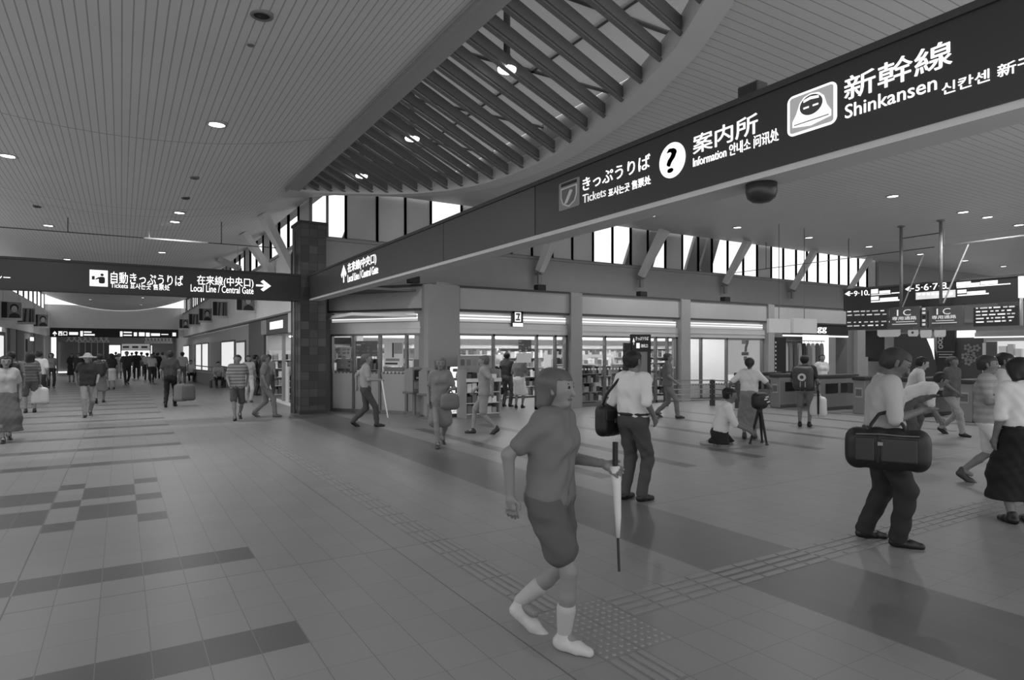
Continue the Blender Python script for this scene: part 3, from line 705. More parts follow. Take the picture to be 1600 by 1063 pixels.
def gondola(x, y, w, h, lab, glab, rows=4, cols=9, dep=.4, rz=0.0, v=190):
    t = thing('shop_shelf', lab, 'shelf', (x, y, 0), rz)
    MB().box((-w / 2, .0, .0), (w / 2, .03, h)).build('back_panel', grey(v), t)
    for s in (-1, 1): MB().box((s * w / 2 - .02, -dep, 0), (s * w / 2 + .02, .03, h)).build('side_panel', grey(v), t)
    MB().box((-w / 2, -dep + .02, 0), (w / 2, 0, .1)).build('plinth', grey(120), t)
    c, s_ = math.cos(rz), math.sin(rz)
    for r in range(rows):
        z = .12 + r * (h - .15) / rows
        MB().box((-w / 2 + .02, -dep, z - .02), (w / 2 - .02, 0, z)).build('shelf_board', grey(205), t)
        x0 = -w / 2 + .06
        for q in range(cols):
            ww = (w - .12) / cols; hh = (h - .15) / rows * rr.uniform(.5, .88); lx, ly = x0 + ww * (q + .5), -dep * .55
            goods(x + lx * c - ly * s_, y + lx * s_ + ly * c, z, ww * .86, dep * .6, hh, 'small packaged item on ' + glab, glab, rz)
    return t
gondola(8.6, 18.2, 1.5, 1.5, 'goods shelf inside the shop, seen left of the entrance', 'the shelf left of the entrance')
gondola(10.2, 18.9, 1.5, 1.6, 'goods shelf deep inside the shop behind the entrance', 'the shelf behind the entrance')
gondola(12.6, 17.6, 1.1, 1.6, 'goods shelf behind the pane left of the shoulder bag man', 'the shelf left of the shoulder bag man')
gondola(14.3, 18.0, 1.5, 1.6, 'goods shelf behind the man with the shoulder bag', 'the shelf behind the shoulder bag man')
gondola(7.6, 19.9, 1.0, 1.4, 'goods shelf behind the fourth pane of the angled bay', 'the shelf behind the angled bay', cols=7)
def stocked(x, y, w, h, lab, rows, rz=0.0, dep=.35, seed=1):
    """shelf too far in to tell its goods apart"""
    r = random.Random(seed); t = thing('stocked_shelf', lab, 'shelf', (x, y, 0), rz)
    f = MB().box((-w / 2, 0, 0), (w / 2, .04, h))
    for q in range(rows + 1): f.box((-w / 2, -dep, .08 + q * (h - .1) / rows - .02), (w / 2, 0, .08 + q * (h - .1) / rows))
    f.build('shelf_frame', grey(170), t); v, fc, mi = [], [], []
    for q in range(rows):
        x0 = -w / 2 + .02; z0 = .08 + q * (h - .1) / rows
        while x0 < w / 2 - .1:
            ww = r.uniform(.06, .16); hh = (h - .1) / rows * r.uniform(.45, .88); m = MB().box((x0, -dep * .9, z0), (x0 + ww * .92, -.03, z0 + hh)); n = len(v)
            v += m.v; fc += [tuple(i + n for i in e) for e in m.f]; mi += [r.randrange(6)] * 6; x0 += ww
    o = mesh_obj('shelf_goods', v, fc, [grey(q) for q in (45, 80, 110, 150, 190, 225)], t, mi); o['kind'] = 'stuff'
    return t
for k in range(5):
    stocked(7.1 + 3.1 * k, 20.18, 3.0, 1.85, 'goods shelf along the shop back wall, ' + ('left of the entrance', 'straight behind the entrance', 'left of the shoulder bag man', 'behind the black totem sign', 'by the seven poster')[k], 5, seed=k)
for k, (x, y) in enumerate(((9.3, 17.35), (12.9, 17.0), (15.3, 17.1), (18.3, 18.6))):
    stocked(x, y, 1.6, 1.3, 'low goods shelf close to the shop windows, ' + ('right of the rack outside', 'left of the shoulder bag man', 'right of the black totem sign', 'behind the seven poster')[k], 4, seed=20 + k)
# wheeled goods rack outside the shop
p = onZ(748, 652)
gondola(p.x, p.y + .2, 1.0, 1.25, 'wheeled goods rack outside the shop, right of the lit pedestal sign', 'the wheeled rack outside the shop', rows=4, cols=6, dep=.45, v=150)
rk = [o for o in bpy.data.objects if o.get('label', '').startswith('wheeled goods rack')][0]
MB().box((-.5, -.02, 1.25), (.5, .02, 1.6)).build('header_board', grey(150), rk)
for k in range(5): MB().box((-.44 + .18 * k, -.025, 1.34), (-.32 + .18 * k, -.02, 1.5)).build('header_block', grey(100 + 20 * (k % 3)), rk)
MB().box((-.5, -.53, .93), (.5, -.45, 1.02)).build('price_rail', grey(215), rk)
# counter, basket and big poster deeper in
t = thing('shop_counter', 'low pale counter inside the shop behind the angled bay', 'counter', (6.0, 18.95, 0))
MB().bbox((-.7, -.3, 0), (.7, .3, .9), .02).build('counter_body', grey(200), t); MB().bbox((-.75, -.34, .9), (.75, .34, .95), .01).build('counter_top', grey(225), t)

# two pedestal machines, the lit sign, the black totem ------------------------------------
for k, (px, py, rz) in enumerate(((646, 650, .35), (669, 655, .25))):
    p = onZ(px, py); p.y -= .05
    t = thing('pedestal_machine', ('left', 'right')[k] + ' of the two grey pedestal machines in front of the angled bay', 'machine', p, rz)
    MB().lathe([(.26, 0), (.26, .03), (.05, .05), (.045, .62)], n=20).build('pedestal', grey(120, .35), t, smooth=False)
    MB().bbox((-.24, -.2, .6), (.24, .2, .66), .02).build('tray', grey(110), t)
    MB().slab([(-.16, .66), (.16, .66), (.16, 1.25), (.06, 1.3), (-.16, 1.2)], (0, -1, 0), (0, 0, 1), (-.2, 0, 0), (1, 0, 0), .4).build('machine_body', grey(140), t)
    MB().bbox((-.15, -.185, .95), (.15, -.16, 1.22), .01).build('dark_face', grey(48), t)
    MB().box((-.1, -.19, .99), (-.02, -.184, 1.04)).build('lit_keypad', grey(200), t); MB().bbox((-.14, -.18, .72), (.14, -.16, .9), .01).build('coin_panel', grey(165), t)
    MB().slab([(.2, .7), (.34, .7), (.3, 1.2), (.2, 1.2)], (1, 0, 0), (0, 0, 1), (0, -.1, 0), (0, 1, 0), .2).build('side_wing', grey(180), t)
p = onZ(714, 652); FS = Fr((p.x - .21, p.y), (p.x + .21, p.y - .04))
t = thing('pedestal_sign', 'white lit pedestal sign with a numeral seven before the corner column', 'sign', (0, 0, 0))
def fb(u0, u1, n0, n1, z0, z1, mat, nm): mb = MB(); FS.box(mb, u0, u1, n0, n1, z0, z1); return mb.build(nm, mat, t)
fb(.0, .42, -.18, 0, .42, 1.32, grey(60), 'sign_case')
plate([(u, z) for u, z in rrect(.01, .0, .36, .77, .04)], FS.P(0, .002, .54), FS.U, (0, 0, 1), FS.N, .006, glow(.95), t, 'lit_face')
seven(FS, .18, .01, 1.02 - .06, .3, t); fb(.15, .24, .008, .012, .62, .78, grey(70), 'printed_block')
fb(.02, .36, .002, .008, .18, .5, grey(70), 'lower_panel'); fb(.1, .2, .008, .012, .3, .48, glow(.8), 'lit_mark')
fb(.03, .36, .009, .014, .1, .26, glow(.75), 'lit_caption'); letters('コピー', FS.P(.06, .015, .13), FS.U, (0, 0, 1), FS.N, .26, .1, BK, t, bold=.06, d=.003)
fb(.05, .37, -.16, -.02, 0, .42, grey(60), 'sign_base')
p = onZ(996, 642); FT = Fr((onZ(970, 642).x, p.y + .1), (onZ(1014, 642).x + .05, p.y - .2))
t = thing('totem_sign', 'tall black totem sign behind the man with the shoulder bag', 'sign', (0, 0, 0))
def ft(u0, u1, n0, n1, z0, z1, mat, nm): mb = MB(); FT.box(mb, u0, u1, n0, n1, z0, z1); return mb.build(nm, mat, t)
L = FT.L
ft(0, .2, -.12, 0, 0, 1.95, grey(40), 'side_post'); ft(.22, L, -.14, .0, 1.7, 2.2, grey(34), 'head_panel'); ft(.22, L, -.12, -.02, .0, 1.7, grey(128), 'body_panel'); ft(L - .09, L, -.13, .005, 0, 1.7, grey(40), 'side_post')
ft(.2, L, -.13, .004, 0, .1, grey(50), 'plinth')
arrow('U', FT.P(.25, .002, 1.9), FT.U, (0, 0, 1), FT.N, .06, .2, glow(.8), t); ft(.36, .46, .001, .006, 1.8, 1.95, glow(.8), 'pictogram')
letters('きっぷうりば', FT.P(.34, .002, 2.03), FT.U, (0, 0, 1), FT.N, L - .42, .1, glow(.6), t); letters('改札口', FT.P(.5, .002, 1.82), FT.U, (0, 0, 1), FT.N, L - .6, .1, glow(.6), t)

# ================================================================== RIGHT WING: gates, boards, shops beyond
XG = 21.0
band3 = thing('overhead_sign', 'dark sign band over the ticket gates with platform numbers and left arrows', 'sign', (XG, 8, 3.1)); band_now[0] = band3
za, zb = 3.08, 3.78
YG = onX(1318, 456, XG).y
child_world(MB().box((XG, YG, za), (XG + .3, -2, zb)).build('sign_panel', grey(52, .42, spec=.5, var=.02)))
child_world(MB().box((XG - .03, YG, zb - .01), (XG + .33, -2, zb + .05)).build('top_trim', grey(80)))
XF = XG
def txt3(s, x0, x1, yt, yb, bold=.03, mat=INK): return tX(s, x0, x1, yt, yb, XF, mat, bold)
def arr3(kind, x0, x1, yt, yb):
    a = onX(x0, yb, XF); child_world(arrow(kind, a, UY, VZ, NX, a.y - onX(x1, yb, XF).y, onX(x0, yt, XF).z - a.z, INK, None))
def blk3(x0, x1, yt, yb, mat=INK, nm='small_print', X=None, par=None):
    a = onX(x0, yb, X or XF); w = a.y - onX(x1, yb, X or XF).y; h = onX(x0, yt, X or XF).z - a.z
    o = plate([(0, 0), (w, 0), (w, h), (0, h)], a, UY, VZ, NX, .005, mat, None, nm)
    if par is None: child_world(o)
    else: o.parent = par; o.matrix_parent_inverse = Matrix.Translation(-Vector(par.location))
    return o
arr3('L', 1320, 1333, 455.5, 463.5); txt3('9·10', 1334.5, 1356, 455, 463); blk3(1356, 1359, 460, 461.5)
for x0, x1, yt, yb in ((1361, 1372, 452.5, 459.5), (1374, 1391, 454.8, 459), (1393, 1407, 457.5, 459.2), (1361, 1392, 460.7, 462), (1361, 1373, 464, 469.5), (1375, 1403, 466, 470), (1361, 1407, 470.8, 473)): blk3(x0, x1, yt, yb)
arr3('L', 1414, 1428, 448, 456.5); txt3('5·6·7·8', 1430.5, 1479, 445, 455); blk3(1479, 1484, 450, 451.5)
blk3(1431, 1493, 457.5, 468.5, glow(.62)); 
for k in range(8): blk3(1434 + k * 7.2, 1438.5 + k * 7.2, 458.6 - .1 * k, 461.5 - .1 * k, glow(1.1), 'station_name'); 
for x0, x1, yt, yb in ((1494.5, 1517, 441.5, 448.5), (1517, 1531, 442.5, 447), (1532, 1559, 440, 445.5), (1495, 1579, 449, 450.6), (1496, 1510, 453.5, 459), (1511, 1540, 456, 459.5), (1496, 1545, 461, 463)): blk3(x0, x1, yt, yb)
# boards under the band
def board(x0, x1, yt, yb, X, lab, name='departure_board', v=64, cat='board', dep=.12):
    a = onX(x0, yb, X); b = onX(x1, yb, X); top = onX((x0 + x1) / 2, yt, X)
    zb_ = onX((x0 + x1) / 2, yb, X).z
    t = thing(name, lab, cat, ((X), (a.y + b.y) / 2, zb_)); t['_h'] = top.z - zb_
    MB().box((0, -abs(a.y - b.y) / 2, 0), (dep, abs(a.y - b.y) / 2, top.z - zb_)).build('board_case', grey(v, .45), t)
    del t['_h']; return t
ta = board(1322, 1386, 483.5, 515.5, 20.88, 'departure board with two rows at the left end under the numbered sign band', v=62)
rq = random.Random(11)
for r in range(5):
    x = 1324
    while x < 1380:
        w = rq.uniform(3, 10); y = 486.5 + r * 5.6 - (x - 1322) * .03
        if not (r == 2): blk3(x, min(x + w, 1385), y, y + 1.9, glow(rq.choice((.3, .4, .55, .7))), 'board_text', 20.87, ta)
        x += w + rq.uniform(2, 5)
tb_ = board(1521, 1591, 479.5, 509.5, 20.88, 'dark departure board with five rows at the right under the sign band', v=50)
for r in range(5):
    x = 1525
    while x < 1583:
        w = rq.uniform(3, 13); y = 481 + r * 5.4 - (x - 1525) * .05
        blk3(x, min(x + w, 1586), y, y + 2.2, glow(rq.choice((.35, .5, .65, .8))), 'board_text', 20.87, tb_); x += w + rq.uniform(2, 5)
for (x0, x1, lab, bx) in ((1390, 1437, 'left IC card gate board hung on the slim poles', 1399), (1451, 1504, 'right IC card gate board hung on the slim poles', 1461)):
    t = board(x0, x1, 479.5, 511, 20.6, lab, 'gate_board', 92)
    y0 = 484.5 - (bx - 1399) * .03
    def ls(s, xa, xb, yt, yb, mat, bold=.015):
        a = onX(xa, yb, 20.59); o = letters(s, a, UY, VZ, NX, a.y - onX(xb, yb, 20.59).y, onX(xa, yt, 20.59).z - a.z, mat, t, bold=bold); o.matrix_parent_inverse = Matrix.Translation(-Vector(t.location))
    ls('I', bx + 2.5, bx + 4.5, y0, y0 + 9.3, glow(.5)); ls('C', bx + 12, bx + 24, y0 - .6, y0 + 9, glow(.5), .0)
    ls('専用通路', bx - 5, bx + 33, y0 + 11, y0 + 16.5, glow(.5)); blk3(bx + 1, bx + 30, y0 + 18.3, y0 + 19.6, glow(.3), 'board_line', 20.59, t); blk3(bx - 5, bx + 34, y0 + 22, y0 + 23.4, glow(.3), 'board_line', 20.59, t)
t = board(1439, 1449, 480, 512, 20.62, 'narrow strip board of small pictograms between the two IC boards', 'pictogram_board', 84)
for k in range(5): blk3(1441, 1446, 481.5 + k * 6, 485 + k * 6, grey(40) if k == 2 else glow(.4), 'pictogram', 20.61, t)
# hanging poles, braces
def pole(px, ytop, ybot, X, r, lab, v, name='hanging_pole'):
    a = onX(px, ybot, X); z = ZR(X, a.y)
    t = thing(name, lab, 'pole', (X, a.y, a.z)); MB().tube([(0, 0, 0), (0, 0, z - a.z)], r, 10).build('pole_tube', grey(v, .4), t, smooth=True)
    MB().lathe([(r * 2.2, 0), (r * 2.2, .04)], (0, 0, z - a.z - .04), 12).build('ceiling_rose', grey(v), t); return t
pole(1408, 345, 480, 20.45, .045, 'left of two tall slim poles hanging from the wing ceiling', 120)
pole(1470, 335, 475, 20.45, .045, 'right of two tall slim poles hanging from the wing ceiling', 120)
a, b = onX(1410, 480, 20.4), onX(1443, 398, 20.9); tag(MB().tube([a, b], .018, 6).build('sway_brace', grey(125)), 'thin slanting brace at the left hanging pole', 'brace')
a, b = onX(1474, 474, 20.4), onX(1513, 382, 20.9); tag(MB().tube([a, b], .022, 6).build('sway_brace', grey(150)), 'thin slanting brace from the right hanging pole to the bright rail', 'brace')
rod('pole_crossbar', 'thin crossbar joining the two tall hanging poles', 'bar', [(onX(1408, 373, 20.45), onX(1470, 364, 20.45))], .016, 80)
a, b = onX(1588, 433, 20.55), onX(1590.5, 466, 20.55); c = onX(1596, 509, 20.5)
t = thing('light_post', 'bright upright rod with a white lit top at the right end of the sign band', 'rod', tuple(c))
MB().tube([(0, 0, .95), (0, 0, b.z - c.z), (0, 0, a.z - c.z)], .07, 12).build('lit_tube', glow(1.1), t, smooth=True); MB().tube([(0, 0, 0), (0, 0, .95)], .04, 10).build('lower_tube', grey(200, .4), t, smooth=True)
# pennants
for k, (x0, x1, y1) in enumerate(((1371, 1407, 527), (1419, 1435, 526), (1438, 1456, 528), (1460, 1478, 527))):
    X = 20.5; a = onX(x0, 516, X); w = a.y - onX(x1, 516, X).y; h = a.z - onX(x0, y1, X).z
    t = thing('hanging_pennant', 'white cloth pennant hung under the IC boards, ' + ('widest and leftmost', 'second from left with a dark mark', 'third from left', 'rightmost, nearest the black panel')[k], 'pennant', tuple(a))
    plate([(0, 0), (0, -h * .75), (w * .1, -h), (w * .9, -h), (w, -h * .75), (w, 0)], (0, 0, 0), UY, VZ, NX, .01, grey(205), t, 'cloth'); MB().tube([(0, .05, 0), (0, -w - .05, 0)], .012, 6).build('hanging_bar', grey(90), t)
    MB().tube([(0, -w * .5, 0), (0.1, -w * .5, .22)], .006, 5).build('cord', grey(90), t)
    if k == 1: plate(circ(w * .45, -h * .4, h * .18), (-.011, 0, 0), UY, VZ, NX, .003, grey(60), t, 'printed_mark')
# blank hanging boards, clothes shop, rail and ticket gates
for k, (x0, x1, yt, yb) in enumerate(((1200.5, 1234.5, 498, 520), (1238.5, 1275.5, 497.5, 520.5))):
    Y = 12.6; a, b = onY(x0, yb, Y), onY(x1, yb, Y); h = onY(x0, yt, Y).z - a.z
    t = thing('blank_board', ('left', 'right') [k] + ' of two plain grey boards hung on thin rods over the gates', 'board', ((a.x + b.x) / 2, Y, a.z))
    w = b.x - a.x; MB().bbox((-w / 2, -.03, 0), (w / 2, .06, h), .012).build('board_panel', grey(212, .5), t)
    zt = ZR(a.x, Y) - a.z
    MB().tube([(0, .015, h), (0, .015, zt)], .012, 6).build('hanging_rod', grey(100), t)
U4 = lambda px: B4.u(px)
sh = MB(); B4.box(sh, 0, .7, -.6, -.1, 0, 2.8); B4.box(sh, 5.0, 5.5, -.6, -.1, 0, 2.8); B4.box(sh, 0, 5.5, -2.6, -2.5, 0, 2.8); struct('wall_boutique', sh, grey(112))
t = thing('shop_signboard', 'black signboard with white letters over the clothes shop', 'sign', B4.P(2.9, -.1, 2.35))
def f4(nm, u0, u1, n0, n1, z0, z1, mat): mb = MB(); B4.box(mb, u0, u1, n0, n1, z0, z1); o = mb.build(nm, mat, t); o.matrix_parent_inverse = Matrix.Translation(-Vector(t.location)); return o
f4('board_panel', .7, 5.0, -.2, -.05, 2.38, 2.8, grey(34)); f4('lower_light', .7, 5.0, -.2, -.04, 2.3, 2.36, glow(1.0))
o = letters('igg', B4.P(U4(1276), -.045, 2.45), B4.U, (0, 0, 1), B4.N, U4(1293) - U4(1276), .3, INK, t, bold=.05); o.matrix_parent_inverse = Matrix.Translation(-Vector(t.location))
t = thing('door_blind', 'tall black panel with a white zigzag edge beside the clothes shop', 'panel', B4.P(.4, -.05, 0))
f4('black_panel', U4(1213), U4(1230), -.09, -.05, .85, 2.25, grey(26))
for k in range(8): f4('zigzag_edge', U4(1213), U4(1214.6), -.05, -.046, .9 + k * .16, .97 + k * .16, grey(210))
for k in range(13):
    x = B4.P(1.05 + k * .31, -1.1, 0); t = thing('hanging_garment', 'long garment hanging in the clothes shop window', 'garment', (x.x, x.y, .9), 0, 'garments on the clothes shop rail')
    v = (200, 120, 170, 90, 215, 140, 100, 180, 70, 150, 205, 110, 165)[k]
    MB().slab([(-.12, 0), (.12, 0), (.1, .95), (.06, 1.12), (.02, 1.16), (-.02, 1.16), (-.06, 1.12), (-.1, .95)], (1, 0, 0), (0, 0, 1), (0, -.05, 0), (0, 1, 0), .1).build('cloth', grey(v, .8), t)
    MB().tube([(0, 0, 1.15), (0, 0, 1.26)], .01, 5).build('hanger_hook', grey(80), t)
tag(MB().tube([B4.P(.7, -1.1, 2.16), B4.P(5.0, -1.1, 2.16)], .018, 8).build('garment_rail', grey(150)), 'steel rail holding the garments in the clothes shop', 'rail')
t = thing('strip_light', 'ceiling strip light inside the clothes shop', 'strip light', B4.P(2.8, -1.6, 2.74)); MB().box((-1.9, -.08, -.04), (1.9, .08, 0)).build('light_tube', glow(4), t)
struct('ceiling_boutique', MB().box((21.0, 15.9, 2.8), (27.2, 18.1, 2.86)), grey(180))
p = onZ(1113, 634)
t = thing('steel_fence', 'low fence of four horizontal steel rails before the seven poster', 'fence', p)
e = onZ(1152, 638) - p; MB().box((-.06, -.06, 0), (.06, .06, .82)).build('fence_post', grey(66), t); MB().box((e.x - .05, e.y - .05, 0), (e.x + .05, e.y + .05, .82)).build('fence_post', grey(66), t)
for z in (.2, .36, .52, .68, .8): MB().obox((0, 0, z), (e.x, e.y, z), .03, .035).build('fence_rail', grey(120, .35), t)
MB().obox((-.0, 0, .8), (-1.4, .6, .8), .03, .035).build('fence_rail', grey(120, .35), t)
for z in (.2, .36, .52, .68): MB().obox((0, 0, z), (-1.4, .6, z), .03, .03).build('fence_rail', grey(150, .35), t)
MB().box((-1.46, .54, 0), (-1.36, .66, .82)).build('fence_post', grey(66), t)
gt = None
names = ['nearest the fence', 'second from the fence', 'third from the fence, behind the backpack man', 'fourth from the fence', 'fifth, behind the briefcase man', 'sixth from the fence', 'seventh from the fence, far right']
for k in range(7):
    y = 13.55 - k * 1.22
    lab = 'steel ticket gate with dark side windows, ' + names[k]
    if gt is None:
        gt = thing('ticket_gate', lab, 'ticket gate', (16.75, y, 0), 0, 'ticket gates')
        MB().bbox((0, -.17, .0), (1.9, .17, .98), .03).build('gate_body', grey(128, .35, metal=.3), gt)
        MB().bbox((-.03, -.19, .92), (1.93, .19, 1.03), .03).build('dark_top', grey(48, .4), gt)
        for s in (-1, 1):
            MB().box((.25, s * .172, .5), (.85, s * .18, .78)).build('side_window', grey(34, .2), gt); MB().box((1.0, s * .172, .5), (1.6, s * .18, .78)).build('side_window', grey(34, .2), gt)
            MB().box((0.02, s * .171, .02), (1.88, s * .178, .1)).build('kick_strip', grey(70), gt)
        MB().box((-.012, -.1, .45), (.0, .1, .72)).build('front_plate', grey(150), gt); MB().box((-.018, -.08, .5), (-.011, .08, .68)).build('front_mark', grey(90), gt)
        MB().bbox((.15, .13, .55), (.22, .42, .85), .02).build('flap', grey(60), gt)
    else:
        g2 = copy_tree(gt); g2.location = (16.75 + .12 * k, y, 0); g2['label'] = lab

# shops and panels beyond the gates
XK = 29.5
def kx(x0, x1, yt, yb, v, lab, name='wall_panel', cat='panel', dx=0.0, th=.12, mat=None, parent=None):
    X = XK + dx; a, b = onX(x0, yb, X), onX(x1, yb, X); z1 = onX((x0 + x1) / 2, yt, X).z; z0 = max(0, onX((x0 + x1) / 2, yb, X).z)
    o = MB().box((X, a.y, z0), (X + th, b.y, z1)).build(name, mat or grey(v, .5), parent)
    if lab: tag(o, lab, cat)
    return o
struct('wall_far_shops', MB().box((30.2, 19, 0), (30.4, -2, 3.0)), grey(150)); struct('trim_95', MB().box((30.0, 19, 2.9), (33.6, -2, 3.05)), grey(120))
kx(1322, 1334, 523, 546, 200, 'white poster pair at the far left of the shops past the gates', 'poster', 'poster', .58)
kx(1326, 1345, 558, 615, 190, 'white covered stand under the far poster pair', 'stall', 'stall', -.6, .6)
kx(1351, 1381, 517, 565, 46, 'black notice panel behind the head of the briefcase man', 'notice_panel')
kx(1382, 1396, 516, 600, 140, 'pale wall pier right of the black notice panel', 'wall_pier', 'pier', 0, .3)
X = XK - .1; a = onX(1398, 600, X); pts = []
arch = [(1400, 600), (1400, 528), (1408, 522), (1440, 522), (1455, 532), (1463, 552), (1467, 575), (1467, 600)]
o = plate([(-(onX(x, y, X).y - a.y), max(.02, onX(x, y, X).z)) for x, y in arch], (X, a.y, 0), UY, VZ, NX, .15, grey(66, .5), None, 'curved_panel'); tag(o, 'big dark panel with a curved right shoulder past the gates', 'panel')
o = plate([(-(onX(x, y, X).y - a.y), onX(x, y, X).z) for x, y in ((1451, 529), (1462, 529), (1463, 562), (1459, 548))], (X - .152, a.y, 0), UY, VZ, NX, .02, glow(.9), None, 'lit_edge'); tag(o, 'white curved sliver on the shoulder of the dark panel', 'light')
t = thing('black_column_sign', 'black upright sign with pale round marks right of the curved panel', 'sign', (0, 0, 0))
kx(1464, 1492, 517, 600, 44, None, 'sign_panel', None, -.35, .1, None, t)
for x0, x1, yt, yb in ((1463, 1491, 549.5, 550.5), (1466, 1488, 553.5, 555), (1466, 1482, 557.5, 559)): kx(x0 + 1, x1, yt, yb, 150, None, 'small_print', None, -.36, .02, None, t)
for k, (x, y) in enumerate(((1469, 535), (1470, 542), (1470, 529))):
    c = onX(x, y, XK - .36); o = plate(circ(0, 0, .09, 20) , c, UY, VZ, NX, .01, grey(170), t, 'round_mark'); 
    o = plate(circ(0, 0, .05, 16), c + Vector((-.011, 0, 0)), UY, VZ, NX, .004, grey(50), t, 'round_centre')
t = thing('flower_poster', 'dark grey shop panel with pale flower shapes', 'panel', (0, 0, 0)); kx(1494, 1535, 528, 600, 70, None, 'panel_board', None, -.2, .1, None, t)
for k, (x, y) in enumerate(((1512, 543), (1517, 552), (1508, 557), (1521, 560), (1526, 544), (1513, 566))):
    c = onX(x, y, XK - .2)
    for q in range(5): 
        an = q * 1.2566; plate(circ(.1 * math.cos(an), .1 * math.sin(an), .055, 10), c, UY, VZ, NX, .01, grey(130), t, 'petal')
kx(1495, 1521, 516.5, 527.5, 0, 'white lit sign box above the flower panel', 'sign_box', 'sign', -.4, .2, glow(1.1))
kx(1521, 1640, 519, 526, 150, 'long pale header over the bright shop at far right', 'shop_header', 'header', -.3, .2)
kx(1522, 1640, 525.5, 527.5, 0, 'thin white light line under the pale shop header', 'light_line', 'light', -.32, .05, glow(1.1))
kx(1535, 1540, 536, 600, 210, 'white post at the left of the bright far right shop', 'post', 'post', -.2, .15)
kx(1541, 1640, 533, 600, 170, 'glowing back wall of the far right shop', 'glowing_shop_wall', 'wall', -.05, .05, glow(.55))  # wall glows by itself, in place of lamps inside this shop
kx(1541, 1557, 534, 557, 92, 'dark square screen in the bright far right shop', 'screen', 'screen', -.15, .08)
for k, (x0, x1, yt, yb, v) in enumerate(((1560, 1572, 541, 553, 235), (1574, 1583, 538, 556, 200), (1586, 1596, 545, 558, 225), (1556, 1575, 556, 562, 215))):
    kx(x0, x1, yt, yb, v, 'pale display item in the bright far right shop, ' + ('beside the screen', 'tall middle one', 'rightmost', 'low flat one')[k], 'display_item', 'display', -.25, .21)

# ================================================================== LEFT CORRIDOR
struct('wall_right_lower', MB().box((4.95, 29.0, 0), (5.2, 62, 2.95)), grey(176))
struct('wall_recess', MB().box((4.62, 25.6, 0), (5.0, 29.0, 2.95)), grey(84)); struct('trim_96', MB().box((4.6, 18.7, 2.55), (5.4, 20.0, 2.95)).box((4.62, 18.68, 0), (4.9, 19.6, 2.95)), grey(96))
# glazed doors along the right side of the corridor
for k, (x0, x1, yt, yb) in enumerate(((287, 296, 540, 568), (307, 315, 537, 570), (317, 326, 536, 570), (347, 367, 533, 572), (370, 384, 533, 572))):
    a, b = onX(x0, yb, 4.93), onX(x1, yb, 4.93); z1 = onX(x0, yt, 4.93).z; w = struct('window_%d' % (150 + k), MB().box((4.9, a.y, .1), (4.94, b.y, z1)), grey(110))
    MB().box((4.885, a.y - .15, .25 if k < 3 else .9), (4.9, b.y + .15, z1 - .1)).build('pane', glow(.75 if k != 4 else .5), w)  # panes emit, standing in for lit rooms behind the solid wall
for k, (x0, x1) in enumerate(((298, 305), (329, 345))):
    a, b = onX(x0, 560, 4.93), onX(x1, 560, 4.93); d = struct('door_%d' % (1 + k), MB().box((4.9, a.y, 0), (4.95, b.y, 2.3)), grey(150)); MB().box((4.88, b.y + .2, .95), (4.9, b.y + .25, 1.15)).build('door_handle', grey(60), d)
# small shop beside the pillar
t = thing('shop_signboard', 'lit signboard of the small shop just left of the dark pillar', 'sign', (4.6, 23, 2.3))
def f5(nm, a, b, mat): o = MB().box(a, b).build(nm, mat, t); o.matrix_parent_inverse = Matrix.Translation(-Vector(t.location)); return o
f5('board_panel', (4.5, 20.2, 2.32), (4.75, 25.3, 2.86), grey(74))
y0, y1 = onX(422, 514, 4.5).y, onX(442, 514, 4.5).y
f5('lit_panel', (4.49, y0, 2.48), (4.5, y1, 2.74), glow(1.1))
for q in range(4): f5('upright_bar', (4.47, 25.3 - .26 * q - .14, 2.33), (4.5, 25.3 - .26 * q, 2.85), grey(165))
f5('end_panel', (4.46, 20.2, 2.3), (4.75, 20.75, 2.9), grey(190))
sm = MB(); sm.box((6.3, 19.6, 0), (6.5, 25.8, 2.6)); sm.box((4.7, 25.3, 0), (6.5, 25.6, 2.6)); sm.box((5.0, 20.52, 0), (6.4, 20.6, 2.6)); struct('wall_kiosk', sm, grey(190)); struct('ceiling_kiosk', MB().box((4.7, 19.6, 2.3), (6.5, 25.6, 2.36)), grey(170))
t = thing('strip_light', 'strip light inside the small shop left of the pillar', 'strip light', (5.5, 23, 2.29)); MB().box((-.08, -2, -.04), (.08, 2, 0)).build('light_tube', glow(10), t)
struct('trim_97', MB().box((4.62, 20.15, 0), (4.72, 20.3, 2.32)).box((4.62, 22.3, 0), (4.72, 22.42, 2.32)), grey(150))
gondola(5.05, 22.0, .75, 1.2, 'goods shelf in the small shop left of the dark pillar', 'the shelf in the small shop left of the pillar', rows=5, cols=6, v=200)
gondola(5.6, 25.2, 1.7, 1.75, 'second goods shelf deeper in the small corridor shop', 'the deeper shelf in the small corridor shop', rows=5, cols=9, v=210)
t = thing('doorstep', 'pale threshold strip before the small corridor shop', 'threshold', (4.6, 22, 0)); MB().box((-.12, -1.9, 0), (.1, 2.6, .04)).build('step_plate', grey(205), t)
# sloping parapet with handrail and benches
a, b = onZ(302, 596), onZ(368, 606)
t = thing('ramp_parapet', 'low grey parapet with handrails on the right side of the corridor', 'parapet', a); d = b - a
MB().obox((0, 0, .35), (d.x, d.y, .35), .15, .7).build('parapet_wall', grey(120), t)
MB().tube([(0, 0, .92), (d.x, d.y, .86)], .03, 8).build('handrail', grey(90, .35), t); MB().tube([(-.06, 0, .6), (d.x - .06, d.y, .58)], .025, 8).build('handrail', grey(160, .35), t)
for q in (.05, .5, .95): MB().tube([(d.x * q, d.y * q, .7), (d.x * q, d.y * q, .9)], .02, 6).build('rail_post', grey(90), t)
